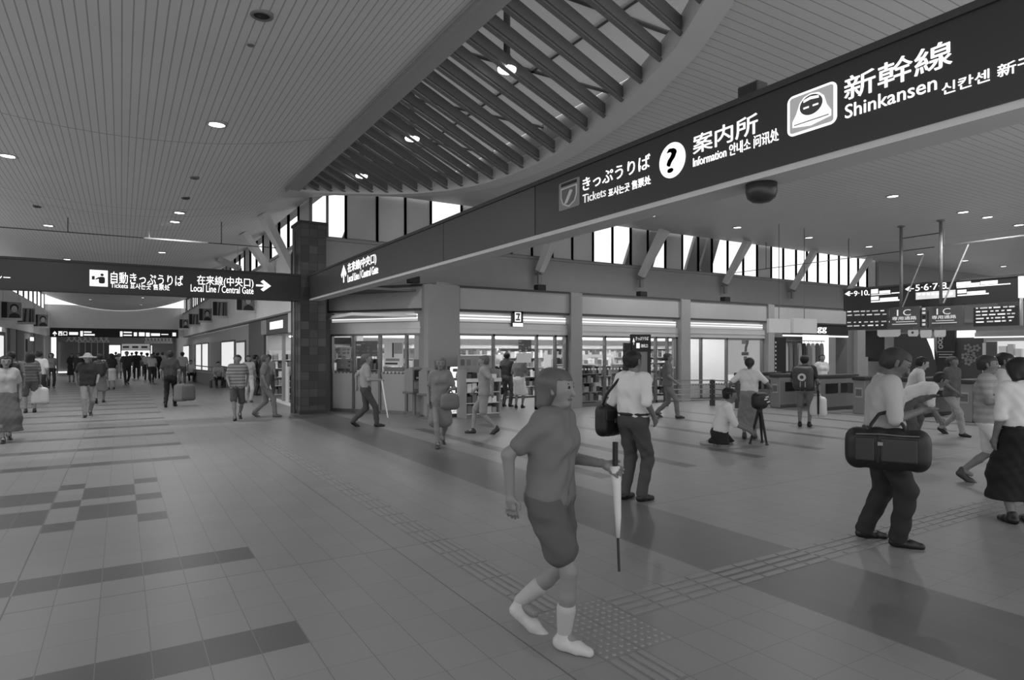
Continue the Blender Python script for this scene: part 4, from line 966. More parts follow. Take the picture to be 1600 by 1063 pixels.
# portrait prints on both walls
def print_(px, py, w, h, lab, k, X):
    c = onX(px, py, X); t = thing('portrait_print', lab, 'print', (c.x, c.y, c.z))
    MB().box((-w / 2, 0, -h / 2), (w / 2, .03, h / 2)).build('print_sheet', grey(205), t)
    O = Vector((0, -.001, 0)); Nn = Vector(NY)
    P_ = lambda poly, lay, v, nm: plate([(a * w, b * h) for a, b in poly], O + Nn * .005 * lay, UX, VZ, NY, .004, grey(v), t, nm)
    P_([(-.46, -.36), (.46, -.36), (.46, .46), (-.46, .46)], 0, 130, 'print_ground'); P_([(-.46, -.36), (-.2, -.36), (-.2, .46), (-.46, .46)], 1, 40, 'dark_strip')
    if k % 2 == 0:
        P_(circ(.13, .17, .2, 20), 1, 36, 'printed_hair'); P_(circ(.13, .1, .14, 20, .17), 2, 185, 'printed_face')
        P_([(-.14, -.36), (.42, -.36), (.36, -.18), (.13, -.08), (-.08, -.18)], 1, 50, 'printed_shoulders')
    else:
        for q in range(4): P_([(-.15 + q * .15, -.36), (-.05 + q * .15, -.36), (.02 + q * .12, .42), (-.06 + q * .12, .42)], 1, (60, 150, 50, 90)[q], 'printed_figure')
    for s_ in (-.4, .4): MB().tube([(s_ * w, .015, h / 2), (s_ * w, .015, ZC(c.x) - c.z)], .006, 5).build('hanging_wire', grey(120), t)
for k, (px, py, lab) in enumerate(((288, 507, 'farthest portrait print on the right side of the corridor'), (304, 500, 'second farthest print on the right side of the corridor'), (321, 493, 'portrait print in the middle of the right corridor row'),
                                   (344, 484, 'print of dark slanting figures, second nearest on the right corridor side'), (384, 473, 'nearest portrait print on the right corridor side, partly under the sign'))):
    print_(px, py, .72, .84, lab, k, 4.2)
for k, (px, py, lab) in enumerate(((18, 486, 'leftmost portrait print on the left side of the corridor'), (41, 494, 'middle print on the left side of the corridor'), (64, 502, 'print on the left side nearest the far sign'))):
    print_(px, py, .85, .95, lab, k, -4.6)
# left wall below the fascia
def lw(name, x0, x1, z0, z1, v, X=-5.05, mat=None, parent=None, k='structure'):
    a, b = onX(x0, 500, X).y, onX(x1, 500, X).y; o = MB().box((X, a, z0), (X - .2, b, z1)).build(name, mat or grey(v), parent); 
    if k and parent is None: o['kind'] = k
    return o
lw('wall_left_lower', 10, 73, 0, 2.96, 150, -5.15); lw('wall_left_pier', 16, 25, 0, 2.95, 140); lw('wall_left_panel', 26.5, 38, 0, 2.95, 92); lw('wall_left_bay', 55, 68, 0, 2.95, 125)
w = lw('window_160', 43, 52, 1.7, 2.5, 100); w2 = lw('window_161', -6, 9, .1, 2.7, 120, -5.1); 
a, b = onX(-5, 500, -5.05).y, onX(8, 500, -5.05).y; MB().box((-5.07, a + .3, .3), (-5.09, b - .3, 2.5)).build('pane', glow(.8), w2)  # self-glowing pane in place of light coming through the glass
c = onX(49.5, 530, -5.0); t = thing('wall_lamp', 'small glowing wall lamp on the left corridor wall', 'lamp', tuple(c)); MB().bbox((-.05, -.4, -.12), (.08, .4, .12), .03).build('lamp_glass', glow(1.2), t); MB().box((-.06, -.3, -.08), (-.04, .3, .08)).build('back_plate', grey(110), t)
# far end: sign band, trusses, walls and bright openings
YE = 62.0
band4 = thing('overhead_sign', 'small far sign band across the end of the left corridor', 'sign', (0, YE, 3.0)); band_now[0] = band4
child_world(MB().box((-4.8, YE, 2.88), (4.2, YE + .3, 3.6)).build('sign_panel', grey(46)))
YF = YE - .01
aY('U', 82, 89, 517.5, 525, YF); tY('西口', 91, 105, 518, 524.5, YF)
def bY(x0, x1, yt, yb, mat=INK, nm='small_print'):
    a = onY(x0, yb, YF); w = onY(x1, yb, YF).x - a.x; h = onY(x0, yt, YF).z - a.z
    child_world(plate([(0, 0), (w, 0), (w, h), (0, h)], a, UX, VZ, NY, .01, mat, None, nm))
for x0, x1, yt, yb in ((108, 122, 519, 523.5), (125.5, 129.5, 517.5, 525.5), (131, 143, 518, 520), (131, 148, 522, 524.5), (187.5, 191.5, 518, 526), (193, 206, 518.5, 520.5), (193, 206, 523, 525), (209, 214, 519.5, 525.5), (217, 226, 519.5, 525.5), (228, 234, 520, 526), (236, 250, 521, 525), (252, 263, 522, 523.5), (269.5, 275, 520, 525.5)): bY(x0, x1, yt, yb, glow(.95))
struct('wall_end_left', MB().box((-4.3, 62.6, 0), (-3.0, 62.9, 2.5)), grey(128))
for k in range(5):
    x = -2.95 + .42 * k; w = struct('window_%d' % (170 + k), MB().box((x, 62.6, 0), (x + .06, 62.8, 2.45)), grey(190)); MB().box((x + .06, 62.68, .05), (x + .42, 62.7, 2.45)).build('pane', grey(62, .2), w)
tag(MB().box((-4.3, 62.35, 0), (-1.0, 62.55, .12)).build('low_light', glow(1.0)), 'bright low light strip at the foot of the far left panel', 'light')
tag(MB().box((-4.75, 62.4, .0), (-4.42, 62.5, 2.85)).build('tall_light', glow(1.1)), 'tall narrow white light at the left end of the far sign', 'light')
for nm, xs0, xs1 in (('left', -4.0, -.9), ('right', 1.8, 4.0)):
    t = thing('roof_truss', 'white zigzag roof truss under the %s half of the far sign' % nm, 'truss', (0, 66, 2.5)); n = 8
    for q in range(n):
        xa, xb = xs0 + (xs1 - xs0) * q / n, xs0 + (xs1 - xs0) * (q + 1) / n
        MB().obox((xa, 0, .0), (xb, 0, .62), .09, .09).obox((xb, .5, .0), (xa, .5, .62), .09, .09).build('truss_bar', grey(225), t)
    MB().obox((xs0, 0, .62), (xs1, 0, .62), .1, .1).obox((xs0, 0, 0), (xs1, 0, 0), .1, .1).build('truss_chord', grey(225), t)
struct('wall_far', MB().box((-6, 81, 0), (-1.3, 81.3, 4.5)).box((2.9, 81, 0), (6, 81.3, 4.5)).box((-1.3, 81, 2.4), (2.9, 81.3, 4.5)), grey(150))
struct('wall_far_left', MB().box((-6.2, 62.5, 0), (-6.0, 81, 4.5)), grey(160)); struct('wall_far_right', MB().box((5.2, 62, 0), (5.4, 81, 4.5)), grey(160)); struct('ceiling_far', MB().box((-6.2, 62.3, 3.6), (5.4, 81, 3.7)), grey(210))
a, b = onY(188, 541, 72), onY(236, 541, 72); t = thing('gate_banner', 'long white banner over the crowd at the far corridor end', 'banner', ((a.x + b.x) / 2, 72, 1.75))
w = b.x - a.x; MB().box((-w / 2, 0, .05), (w / 2, .15, .7)).build('banner_face', grey(225), t)
for q in range(3): MB().box((-w * .42 + q * w * .3, -.01, .3), (-w * .42 + q * w * .3 + w * .2, 0, .5)).build('banner_print', grey(60), t)
MB().box((-w / 2, 0, -1.75), (-w / 2 + .1, .1, .7)).build('banner_post', grey(150), t); MB().box((w / 2 - .1, 0, -1.75), (w / 2, .1, .7)).build('banner_post', grey(150), t)
for k in range(5):
    t = thing('strip_light', 'ceiling strip light beyond the far sign', 'strip light', (-3 + 1.7 * k, 72, 3.59), 0, 'far ceiling strip lights'); MB().box((-.1, -6, -.05), (.1, 6, 0)).build('light_tube', glow(4), t)

# ================================================================== PEOPLE
def nets(D, org, h):
    """naive surface nets over a distance grid -> verts, quads"""
    S = D < 0
    nx, ny, nz = D.shape
    c = [S[a:nx - 1 + a, b:ny - 1 + b, e:nz - 1 + e] for a in (0, 1) for b in (0, 1) for e in (0, 1)]
    cnt = sum(q.astype(np.int8) for q in c); act = (cnt > 0) & (cnt < 8)
    idx = np.full(act.shape, -1, np.int64); ii = np.argwhere(act)
    if len(ii) == 0: return np.zeros((0, 3)), np.zeros((0, 4), int)
    idx[act] = np.arange(len(ii))
    acc = np.zeros((len(ii), 3)); n = np.zeros(len(ii))
    cor = [(a, b, e) for a in (0, 1) for b in (0, 1) for e in (0, 1)]
    val = [D[ii[:, 0] + a, ii[:, 1] + b, ii[:, 2] + e] for a, b, e in cor]
    for p in range(8):
        for q in range(p + 1, 8):
            df = [abs(cor[p][k] - cor[q][k]) for k in range(3)]
            if sum(df) != 1: continue
            m = (val[p] < 0) != (val[q] < 0)
            t = np.where(m, val[p] / np.where(m, val[p] - val[q], 1), 0)
            for k in range(3): acc[:, k] += np.where(m, cor[p][k] + t * (cor[q][k] - cor[p][k]), 0)
            n += m
    V = (ii + acc / n[:, None]) * h + org
    Q = []
    for ax in range(3):
        o = [k for k in range(3) if k != ax]
        sl0 = [slice(None)] * 3; sl1 = [slice(None)] * 3; sl0[ax] = slice(0, -1); sl1[ax] = slice(1, None)
        A, B = S[tuple(sl0)], S[tuple(sl1)]; ch = np.argwhere(A != B)
        ok = (ch[:, o[0]] > 0) & (ch[:, o[1]] > 0) & (ch[:, o[0]] < D.shape[o[0]] - 1) & (ch[:, o[1]] < D.shape[o[1]] - 1); ch = ch[ok]
        fl = A[tuple(ch.T)]
        def cell(d0, d1):
            e = ch.copy(); e[:, o[0]] += d0; e[:, o[1]] += d1; return idx[tuple(e.T)]
        q = np.stack([cell(-1, -1), cell(0, -1), cell(0, 0), cell(-1, 0)], 1)
        if ax == 1: fl = ~fl
        q[~fl] = q[~fl][:, ::-1]; Q.append(q)
    return V, np.concatenate(Q)
def field(prims, h, clips=(), disp=None, pad=.02):
    """smooth union of tapered capsules (a, b, ra, rb, k), trimmed by planes (point, normal)"""
    P0 = np.array([np.minimum(p[0], p[1]) - max(p[2], p[3]) for p in prims]).min(0) - pad - 2 * h
    P1 = np.array([np.maximum(p[0], p[1]) + max(p[2], p[3]) for p in prims]).max(0) + pad + 2 * h
    n = np.ceil((P1 - P0) / h).astype(int) + 1
    gx, gy, gz = [(P0[k] + h * np.arange(n[k])).astype(np.float32) for k in range(3)]
    D = np.full(n, .3, np.float32)
    for a, b, ra, rb, k in prims:
        a = np.asarray(a, np.float32); b = np.asarray(b, np.float32); r = max(ra, rb) + k + 2.5 * h
        lo = np.maximum(((np.minimum(a, b) - r - P0) / h).astype(int), 0); hi = np.minimum(((np.maximum(a, b) + r - P0) / h).astype(int) + 2, n)
        X = gx[lo[0]:hi[0], None, None] - a[0]; Y = gy[None, lo[1]:hi[1], None] - a[1]; Z = gz[None, None, lo[2]:hi[2]] - a[2]
        ba = b - a; L = float(ba @ ba)
        t = np.clip((X * ba[0] + Y * ba[1] + Z * ba[2]) / L, 0, 1) if L > 1e-9 else np.zeros((1, 1, 1), np.float32)
        d = np.sqrt((X - t * ba[0]) ** 2 + (Y - t * ba[1]) ** 2 + (Z - t * ba[2]) ** 2) - (ra + (rb - ra) * t)
        sub = D[lo[0]:hi[0], lo[1]:hi[1], lo[2]:hi[2]]
        if k > 0:
            e = np.maximum(k - np.abs(sub - d), 0) / k; D[lo[0]:hi[0], lo[1]:hi[1], lo[2]:hi[2]] = np.minimum(sub, d) - e * e * k * .25
        else: D[lo[0]:hi[0], lo[1]:hi[1], lo[2]:hi[2]] = np.minimum(sub, d)
    G = (gx[:, None, None], gy[None, :, None], gz[None, None, :])
    if disp is not None: D = D + disp(*G)
    for p, nn in clips: D = np.maximum(D, (G[0] - p[0]) * nn[0] + (G[1] - p[1]) * nn[1] + (G[2] - p[2]) * nn[2])
    return D, P0
def np_mesh(name, V, Q, mat, parent):
    me = bpy.data.meshes.new(name); me.vertices.add(len(V)); me.vertices.foreach_set('co', np.asarray(V, np.float32).ravel())
    me.loops.add(Q.size); me.loops.foreach_set('vertex_index', Q.astype(np.int32).ravel())
    me.polygons.add(len(Q)); me.polygons.foreach_set('loop_start', np.arange(0, Q.size, 4, dtype=np.int32))
    me.polygons.foreach_set('use_smooth', np.ones(len(Q), bool)); me.materials.append(mat); me.update(calc_edges=True); me.validate()
    o = bpy.data.objects.new(name, me); COL.objects.link(o); o.parent = parent; return o
A3 = lambda *q: np.array(q, float)
def unit_(v): return v / (np.linalg.norm(v) + 1e-9)
def ik(a, b, l1, l2, pole):
    d = b - a; L = min(np.linalg.norm(d), (l1 + l2) * .999); u = unit_(d); b = a + u * L
    x = (l1 * l1 - l2 * l2 + L * L) / (2 * L); y = math.sqrt(max(l1 * l1 - x * x, 0))
    p = np.array(pole, float); p = unit_(p - u * (p @ u)); return a + u * x + p * y, b
ARMS = {'down': (.07, .03, -.50), 'fwd': (.02, .27, -.27), 'phone': (-.1, .27, -.13), 'carry': (.09, .04, -.50), 'pocket': (.07, .05, -.40), 'swingF': (.03, .22, -.43),
        'swingB': (.06, -.2, -.43), 'strap': (-.05, .17, -.1), 'out': (.26, .12, -.3), 'reach': (.0, .42, -.3), 'knee': (-.02, .34, -.36), 'elbow': (-.02, .22, -.2)}
def cloth_wave(seed, amp):
    r = random.Random(seed); a = [r.uniform(0, 6) for _ in range(6)]
    def f(x, y, z): return (amp * (np.sin(34 * z + 7 * np.sin(9 * x + a[0]) + 11 * y + a[1]) * .6 + np.sin(23 * x - 19 * z + 6 * np.sin(8 * z + a[2]) + a[3]) * .4 + .35 * np.sin(61 * x + 40 * z + a[4]))).astype(np.float32)
    return f
def person(label, px, py, ht, face, shirt=170, pants=40, skin=125, hair=34, shoe=36, bottom='trousers', style='short', arms=('down', 'down'), pose='stand', lean=0.02, sleeve=.55,
           fem=False, hy=0, hp=0, wide=1.0, loc=None, stripes=None, tucked=True, collar=True, pelvis=None, ankles=None, swing=.0, seed=0, group=None, socks=None, rev=1, loose=1.0, shortlen=.86):
    foot = Vector(loc) if loc is not None else onZ(px, py)
    z = max(depth(foot), 2); h = min(.030, max(.0085, z * .00125)) / (ht / 1.7)
    vd = Vector((foot.x, foot.y, 0)).normalized(); an = math.radians(-face); hv = Vector((vd.x * math.cos(an) - vd.y * math.sin(an), vd.x * math.sin(an) + vd.y * math.cos(an), 0))
    root = thing('person', label, 'person', foot, math.atan2(-hv.x, hv.y), group); root.scale = (ht / 1.7,) * 3
    Pv = A3(*(pelvis or (0, 0, .93))); U = A3(0, math.sin(lean), math.cos(lean)); Fw = A3(0, math.cos(lean), -math.sin(lean)); X = A3(1, 0, 0)
    Ul = A3(0, math.sin(lean * .6), math.cos(lean * .6))
    Wa = Pv + Ul * .15; C = Wa + U * .21; S = C + U * .115; Nk = C + U * .175 + Fw * .0
    q = math.radians(hp) + lean * .5; hu = A3(0, math.sin(q), math.cos(q)); hf = A3(0, math.cos(q), -math.sin(q))
    yw = math.radians(hy); hf2 = hf * math.cos(yw) + X * math.sin(yw); hx = X * math.cos(yw) - hf * math.sin(yw)
    Hc = Nk + hu * .135 + hf * .015
    sw = (.158 if fem else .178) * wide; hipw = (.095 if fem else .088) * wide
    if ankles is None:
        if pose == 'walk': ankles = ((.07, .26, .085), (-.07, -.27, .15)) if rev > 0 else ((.07, -.27, .15), (-.07, .26, .085)); Pv[2] -= .03
        else: ankles = ((.1, .03, .085), (-.1, -.02, .085))
    legs = []
    for s, a in zip((1, -1), ankles):
        hip = Pv + X * s * hipw + A3(0, 0, -.05); kn, an_ = ik(hip, A3(*a), .42, .41, (s * .15, 1, .05) if pose != 'kneel' else (s * .2, 1, .25)); legs.append((hip, kn, an_))
    armj = []
    for s, ar in zip((1, -1), arms):
        sh = S + X * s * sw + U * -.02; o = A3(*(ARMS[ar] if isinstance(ar, str) else ar)); o = A3(o[0] * s, o[1], o[2])
        if lean > .4 and ar == 'down': o = A3(.03 * s, .1, -.5)
        el, wr = ik(sh, sh + o, .285, .25, (s * .5, -1, -.3)); armj.append((sh, el, wr))
    k = .05
    def torso(dr=0.0, waist=True):
        out = []
        for s in (1, -1):
            c, w_, p = C + X * s * .085 * wide - Fw * .005, Wa + X * s * (.055 if fem else .07) * wide, Pv + X * s * .07 * wide
            out += [(c, w_, .105 * wide + dr, .095 * wide + dr, k), (w_, p, .095 * wide + dr, .112 * wide + dr, k), (S + X * s * (sw - .04), C + X * s * .05, .06 + dr, .1 + dr, k)]
            if fem: out.append((C + X * s * .07 + Fw * .075 + U * -.02, C + X * s * .06 + Fw * .04, .055 + dr, .06 + dr, .04))
        out.append((S + X * (sw - .03), S - X * (sw - .03), .052 + dr, .052 + dr, k)); out.append((Nk - U * .06, S, .06 + dr, .07 + dr, k)); return out
    B = torso(-.012)
    B += [(Nk - U * .05, Hc - hu * .05, .058 if not fem else .05, .052 if not fem else .044, .03), (Hc + hu * .025 - hf2 * .02, Hc + hu * .025 + hf2 * .012, .092, .088, .03),
          (Hc + hf2 * .03 - hu * .03, Hc + hf2 * .048 - hu * .085, .068, .04, .03), (Hc + hf2 * .098 - hu * .0, Hc + hf2 * .112 - hu * .035, .010, .015, .014)]
    for s in (1, -1): B.append((Hc + hx * s * .083 - hu * .03, Hc + hx * s * .088 + hu * .015 - hf2 * .01, .013, .018, .008))
    near = z < 9.5
    hands = []
    for s, (sh, el, wr) in zip((1, -1), armj):
        B += [(sh, el, .047, .039, .03), (el, wr, .041, .027, .02)]
        d = unit_(wr - el); d = unit_(d + A3(0, 0, -.25)); nrm = unit_(np.cross(d, A3(0, 1, .2)) * s); lat = np.cross(nrm, d)
        if lat @ A3(0, 1, 0) < 0: lat = -lat
        H = [(wr - d * .02, wr + d * .03, .027, .027, .02)]
        for e in (-1, 1): H.append((wr + d * .03, wr + d * .085 + lat * e * .02, .022, .019, .02))
        for f_, ln in zip((-.031, -.0105, .0105, .031), (.062, .075, .08, .07)):
            b0 = wr + d * .088 + lat * f_; m = b0 + d * ln * .5 + nrm * -s * 0 - unit_(A3(s, 0, 0)) * ln * .12; e2 = m + unit_(d - A3(s, 0, 0) * .75) * ln * .5
            H += [(b0 - d * .01, m, .0095, .009, .006), (m, e2, .009, .0075, .004)]
        b0 = wr + d * .03 + lat * .024; m = b0 + unit_(d * .6 + lat * .7) * .04; H += [(b0, m, .013, .011, .01), (m, m + unit_(d + lat * .15) * .032, .011, .009, .004)]
        if near: hands.append(H)
        else: B += H
    for hip, kn, an_ in legs:
        B += [(hip, kn, .078, .052, .03), (kn, (kn * .62 + an_ * .38), .052, .053, .02), (kn * .62 + an_ * .38, an_, .053, .036, .02), (an_, an_ + A3(0, .1, -.045), .036, .028, .02)]
    D, o_ = field(B, h); V, Q = nets(D, o_, h)
    for H in hands:
        D, o_ = field(H, .0045); v2, q2 = nets(D, o_, .0045); Q = np.concatenate([Q, q2 + len(V)]); V = np.concatenate([V, v2])
    np_mesh('body', V, Q, grey(skin, .55, var=.03), root)
    # upper garment
    fold = cloth_wave(seed + int(px * 7 + py), min(.008, .006 if near else .004))
    T = torso(.014 if tucked else .024)
    if sleeve > 0:
        for s, (sh, el, wr) in zip((1, -1), armj):
            if sleeve <= 1: T.append((sh, sh + (el - sh) * sleeve * 1.25 if sleeve < .8 else el, .07, .06, .035))
            else: T += [(sh, el, .068, .056, .035), (el, el + (wr - el) * .92, .055, .043, .02)]
    if collar:
        for q_ in range(8):
            a, b = [Nk - U * .005 + (X * math.cos(t) * .062 + Fw * math.sin(t) * .064) + U * .018 * math.cos(t + 1.57) for t in (q_ * .785, q_ * .785 + .785)]; T.append((a, b, .015, .015, .008))
    neckc = (Nk + U * .03, U)
    lowp = Pv + Ul * (.035 if tucked else -.07); cl = [neckc, (lowp, -Ul)]
    if bottom == 'dress': cl = [neckc]; T += [(Wa, Pv, .12 * wide, .14 * wide, .05)] + [(Pv + X * s * .05, Pv + X * s * .09 + A3(0, 0, -.40), .13, .15, .06) for s in (1, -1)]
    D, o_ = field(T, h, cl, fold); V, Q = nets(D, o_, h)
    sm = grey(shirt, .8, var=.05)
    if stripes: sm = lined(shirt, 2, .085, .042, stripes / 100.0, .85)
    np_mesh('dress' if bottom == 'dress' else 'shirt', V, Q, sm, root)
    # lower garment
    if bottom != 'dress':
        L = [(Wa + X * s * .06 * wide - Ul * .04, Pv + X * s * .065 * wide, .1 * wide + .012, .118 * wide + .012, k) for s in (1, -1)]; cl = [(Pv + Ul * .1, Ul)]
        if bottom in ('trousers', 'shorts'):
            for hip, kn, an_ in legs:
                if bottom == 'trousers': L += [(hip, kn, .095 * loose, .07 * loose, .03), (kn, an_ + A3(0, 0, .0), .069 * loose, .058 * loose, .02)]
                else: L.append((hip, hip + (kn - hip) * shortlen, .098 * loose, .09 * loose, .03))
        else:
            e = sum(l[1] for l in legs) / 2; L += [(Pv + X * s * .05, e + X * s * .09 + A3(0, 0, .02), .125, .15 if bottom == 'skirt' else .17, .06) for s in (1, -1)]
            cl.append((e + A3(0, 0, -.06 if bottom == 'skirt' else -.25), (0, 0, -1)))
            if bottom == 'longskirt': L += [(e + X * s * .06, e + X * s * .1 + A3(0, 0, -.3), .15, .18, .06) for s in (1, -1)]
        if bottom == 'trousers': cl.append((A3(0, 0, .035), (0, 0, -1)))
        D, o_ = field(L, h, cl, cloth_wave(seed + 3 + int(px), .006)); V, Q = nets(D, o_, h)
        np_mesh({'trousers': 'trousers', 'shorts': 'shorts'}.get(bottom, 'skirt'), V, Q, grey(pants, .8, var=.05), root)
        if tucked and near:
            bl = [(Pv + Ul * .07 + X * .12 * math.cos(t) * wide * 1.55 + Fw * .128 * math.sin(t) * wide, Pv + Ul * .07 + X * .12 * math.cos(t + .4) * wide * 1.55 + Fw * .128 * math.sin(t + .4) * wide, .016, .016, .004) for t in [q_ * .3927 for q_ in range(16)]]
            D, o_ = field(bl, h); V, Q = nets(D, o_, h); np_mesh('belt', V, Q, grey(28, .5), root)
    # shoes, socks
    for s, (hip, kn, an_) in zip((1, -1), legs):
        sd = unit_(A3(.12 * s, 1, 0)); lift = an_[2] > .12 and pose == 'walk'
        dz = A3(0, 0, -.045); pt = A3(0, 0, -.09 if lift else -.012)
        if pose == 'kneel': sd = A3(0, -.6, 0); dz = A3(0, 0, -.02); pt = A3(0, -.05, 0)
        F = [(an_ + dz - sd * .035, an_ + dz + sd * .09 + pt, .042, .044, .03), (an_ + dz + sd * .09 + pt, an_ + dz + sd * .165 + pt * 1.6, .042, .032, .02), (an_ + A3(0, 0, .01), an_ + dz, .045, .045, .03)]
        base = min(.0, 0); cl = [] if (lift or pose == 'kneel') else [(A3(0, 0, .002), (0, 0, -1))]
        D, o_ = field(F, h, cl); V, Q = nets(D, o_, h); np_mesh('shoe', V, Q, grey(shoe, .4), root)
        if socks:
            D, o_ = field([(an_ + A3(0, 0, .02), an_ + (kn - an_) * .42, .044, .06, .02)], h); V, Q = nets(D, o_, h); np_mesh('sock', V, Q, grey(socks, .8), root)
    # hair
    hc = Hc + hu * .03 - hf2 * .018
    Hh = [(hc - hf2 * .015, hc + hf2 * .02, .101, .098, .03), (hc - hf2 * .03, hc - hf2 * .045 - hu * .065, .085, .06, .04)]
    if style in ('long', 'bob'):
        ln = .3 if style == 'long' else .13
        for s in (-1, 0, 1): Hh.append((hc + hx * s * .06 - hf2 * .03, hc + hx * s * .07 - hf2 * .05 - hu * ln, .06, .04, .04))
    if style == 'bun': Hh += [(hc - hf2 * .09 - hu * .0, hc - hf2 * .13 - hu * .02, .04, .035, .02), (hc - hf2 * .12 - hu * .02, hc - hf2 * .12 - hu * .16, .03, .015, .02)]
    nf = cloth_wave(seed + 9, .004)
    D, o_ = field(Hh, h, (), nf)
    # keep the face free
    gx, gy, gz = [o_[i] + h * np.arange(D.shape[i]) for i in range(3)]
    R = (gx[:, None, None] - Hc[0], gy[None, :, None] - Hc[1], gz[None, None, :] - Hc[2])
    fy = R[0] * hf2[0] + R[1] * hf2[1] + R[2] * hf2[2]; fz = R[0] * hu[0] + R[1] * hu[1] + R[2] * hu[2]
    D = np.maximum(D, np.minimum(fy - .028, .052 - fz)); 
    if style == 'short': D = np.maximum(D, -.075 - fz)
    V, Q = nets(D, o_, h); np_mesh('hair', V, Q, grey(hair, .55, var=.12, scale=20), root)
    if style == 'cap' or style == 'hat':
        K = [(hc + hu * .02, hc + hu * .025, .108, .104, .03), (hc + hu * .01 + hf2 * .06, hc + hu * .0 + hf2 * .17, .05, .03, .03)]
        if style == 'hat': K += [(hc + hx * .2 * math.cos(t) + hf2 * .2 * math.sin(t), hc + hx * .1 * math.cos(t) + hf2 * .1 * math.sin(t), .022, .03, .02) for t in [q_ * .524 for q_ in range(12)]]
        D, o_ = field(K, h, [(hc - hu * .0, -hu)] if style == 'cap' else ()); V, Q = nets(D, o_, h); np_mesh('cap' if style == 'cap' else 'hat', V, Q, grey(150), root)
    if z < 13:
        for s in (1, -1):
            e = Hc + hx * s * .032 + hf2 * .087 + hu * .012; D, o_ = field([(e - hx * .004, e + hx * .004, .0115, .0115, 0)], .004); V, Q = nets(D, o_, .004); np_mesh('eye', V, Q, grey(26, .3), root)
            b1 = e + hu * .022; D, o_ = field([(b1 - hx * .016 + hf2 * .002, b1 + hx * .016 + hf2 * .002, .005, .004, 0)], .0035); V, Q = nets(D, o_, .0035); np_mesh('eyebrow', V, Q, grey(hair), root)
        e = Hc + hf2 * .088 - hu * .066; D, o_ = field([(e - hx * .02, e + hx * .02, .007, .007, 0)], .004); V, Q = nets(D, o_, .004); np_mesh('mouth', V, Q, grey(92), root)
    root['_j'] = 0; del root['_j']
    mw = Matrix.Translation(foot) @ Matrix.Rotation(math.atan2(-hv.x, hv.y), 4, 'Z') @ Matrix.Diagonal((ht / 1.7,) * 3 + (1,))
    W_ = lambda v: mw @ Vector([float(c) for c in v])
    return dict(root=root, W=W_, arms=[(W_(a), W_(b), W_(c)) for a, b, c in armj], sh=W_(S), pelvis=W_(Pv), neck=W_(Nk), M=mw, chest=W_(C), hands=[W_(c + unit_(c - b) * .09) for a, b, c in armj])

# ---- right-hand hall
P = {}
P['a'] = person('man standing with his back turned in a white shirt and dark trousers, black shoulder bag', 989, 782, 1.69, 38, 205, 66, 110, 26, 24, arms=('pocket', 'down'), sleeve=1.0, hy=8, lean=.0, wide=1.03, loose=1.08)
P['b'] = person('man in pale shirt and black trousers holding a large black briefcase, head bowed', 1379, 848, 1.72, 78, 164, 34, 96, 44, 26, arms=('elbow', 'phone'), sleeve=.8, hp=26, hy=8, lean=.07, wide=1.14, loose=1.25, ankles=((.1, .1, .085), (-.12, -.12, .085)))
P['c'] = person('person kneeling on the floor in a white shirt and black trousers', 1128, 695, 1.82, 88, 205, 26, 110, 24, 150, pose='kneel', pelvis=(0, -.04, .2), ankles=((.1, -.16, .05), (-.1, -.1, .05)), loose=1.3, wide=1.15, arms=('knee', 'knee'), lean=.3, sleeve=1.0)
P['d'] = person('woman with tied hair in a white top and pale skirt behind the kneeling person', 1171, 685, 1.56, 5, 205, 128, 120, 40, 60, bottom='longskirt', style='bun', fem=True, arms=('out', 'out'), sleeve=.7)
P['e'] = person('man in dark T-shirt and grey shorts with a grey backpack, seen from behind', 1257, 667, 1.60, 8, 44, 112, 118, 28, 30, bottom='shorts', arms=('carry', 'fwd'), wide=1.12, tucked=False, collar=False)
P['f'] = person('person in white beyond the ticket gates, right of the backpack man', 0, 0, 1.60, 150, 205, 90, 130, 26, 40, fem=True, loc=(onY(1284, 500, 11.72).x, 11.72, 0))
P['g'] = person('stooping person in a pale shirt just behind the briefcase man, dark hair', 1424, 690, 1.60, 80, 190, 70, 150, 30, 40, lean=.3, hp=10, arms=('fwd', 'fwd'))
P['h'] = person('person bending far forward in a white top, half hidden by the briefcase', 1414, 706, 1.62, 85, 205, 84, 120, 36, 40, lean=1.2, arms=('down', 'down'), tucked=False, sleeve=1.0)
P['i'] = person('person in a dark grey top before the black upright sign past the gates', 1487, 680, 1.58, 120, 84, 150, 110, 60, 34, arms=('swingF', 'swingB'), pose='walk', tucked=False)
P['j'] = person('person in a grey striped shirt and pale patterned shorts at the right', 1541, 758, 1.63, 95, 152, 200, 118, 50, 62, bottom='shorts', arms=('fwd', 'down'), pose='walk', tucked=False, collar=False, stripes=85, swing=.1)
P['k'] = person('person in white shirt and long black skirt at the right edge, bushy black hair', 1596, 818, 1.62, -30, 205, 24, 110, 22, 22, bottom='longskirt', style='bob', fem=True, arms=('phone', 'down'), hp=18, sleeve=1.0)
P['l'] = person('dark haired person in pale clothes behind the person with bushy black hair', 1566, 728, 1.66, 100, 178, 70, 110, 34, 34, arms=('fwd', 'fwd'), hp=10)
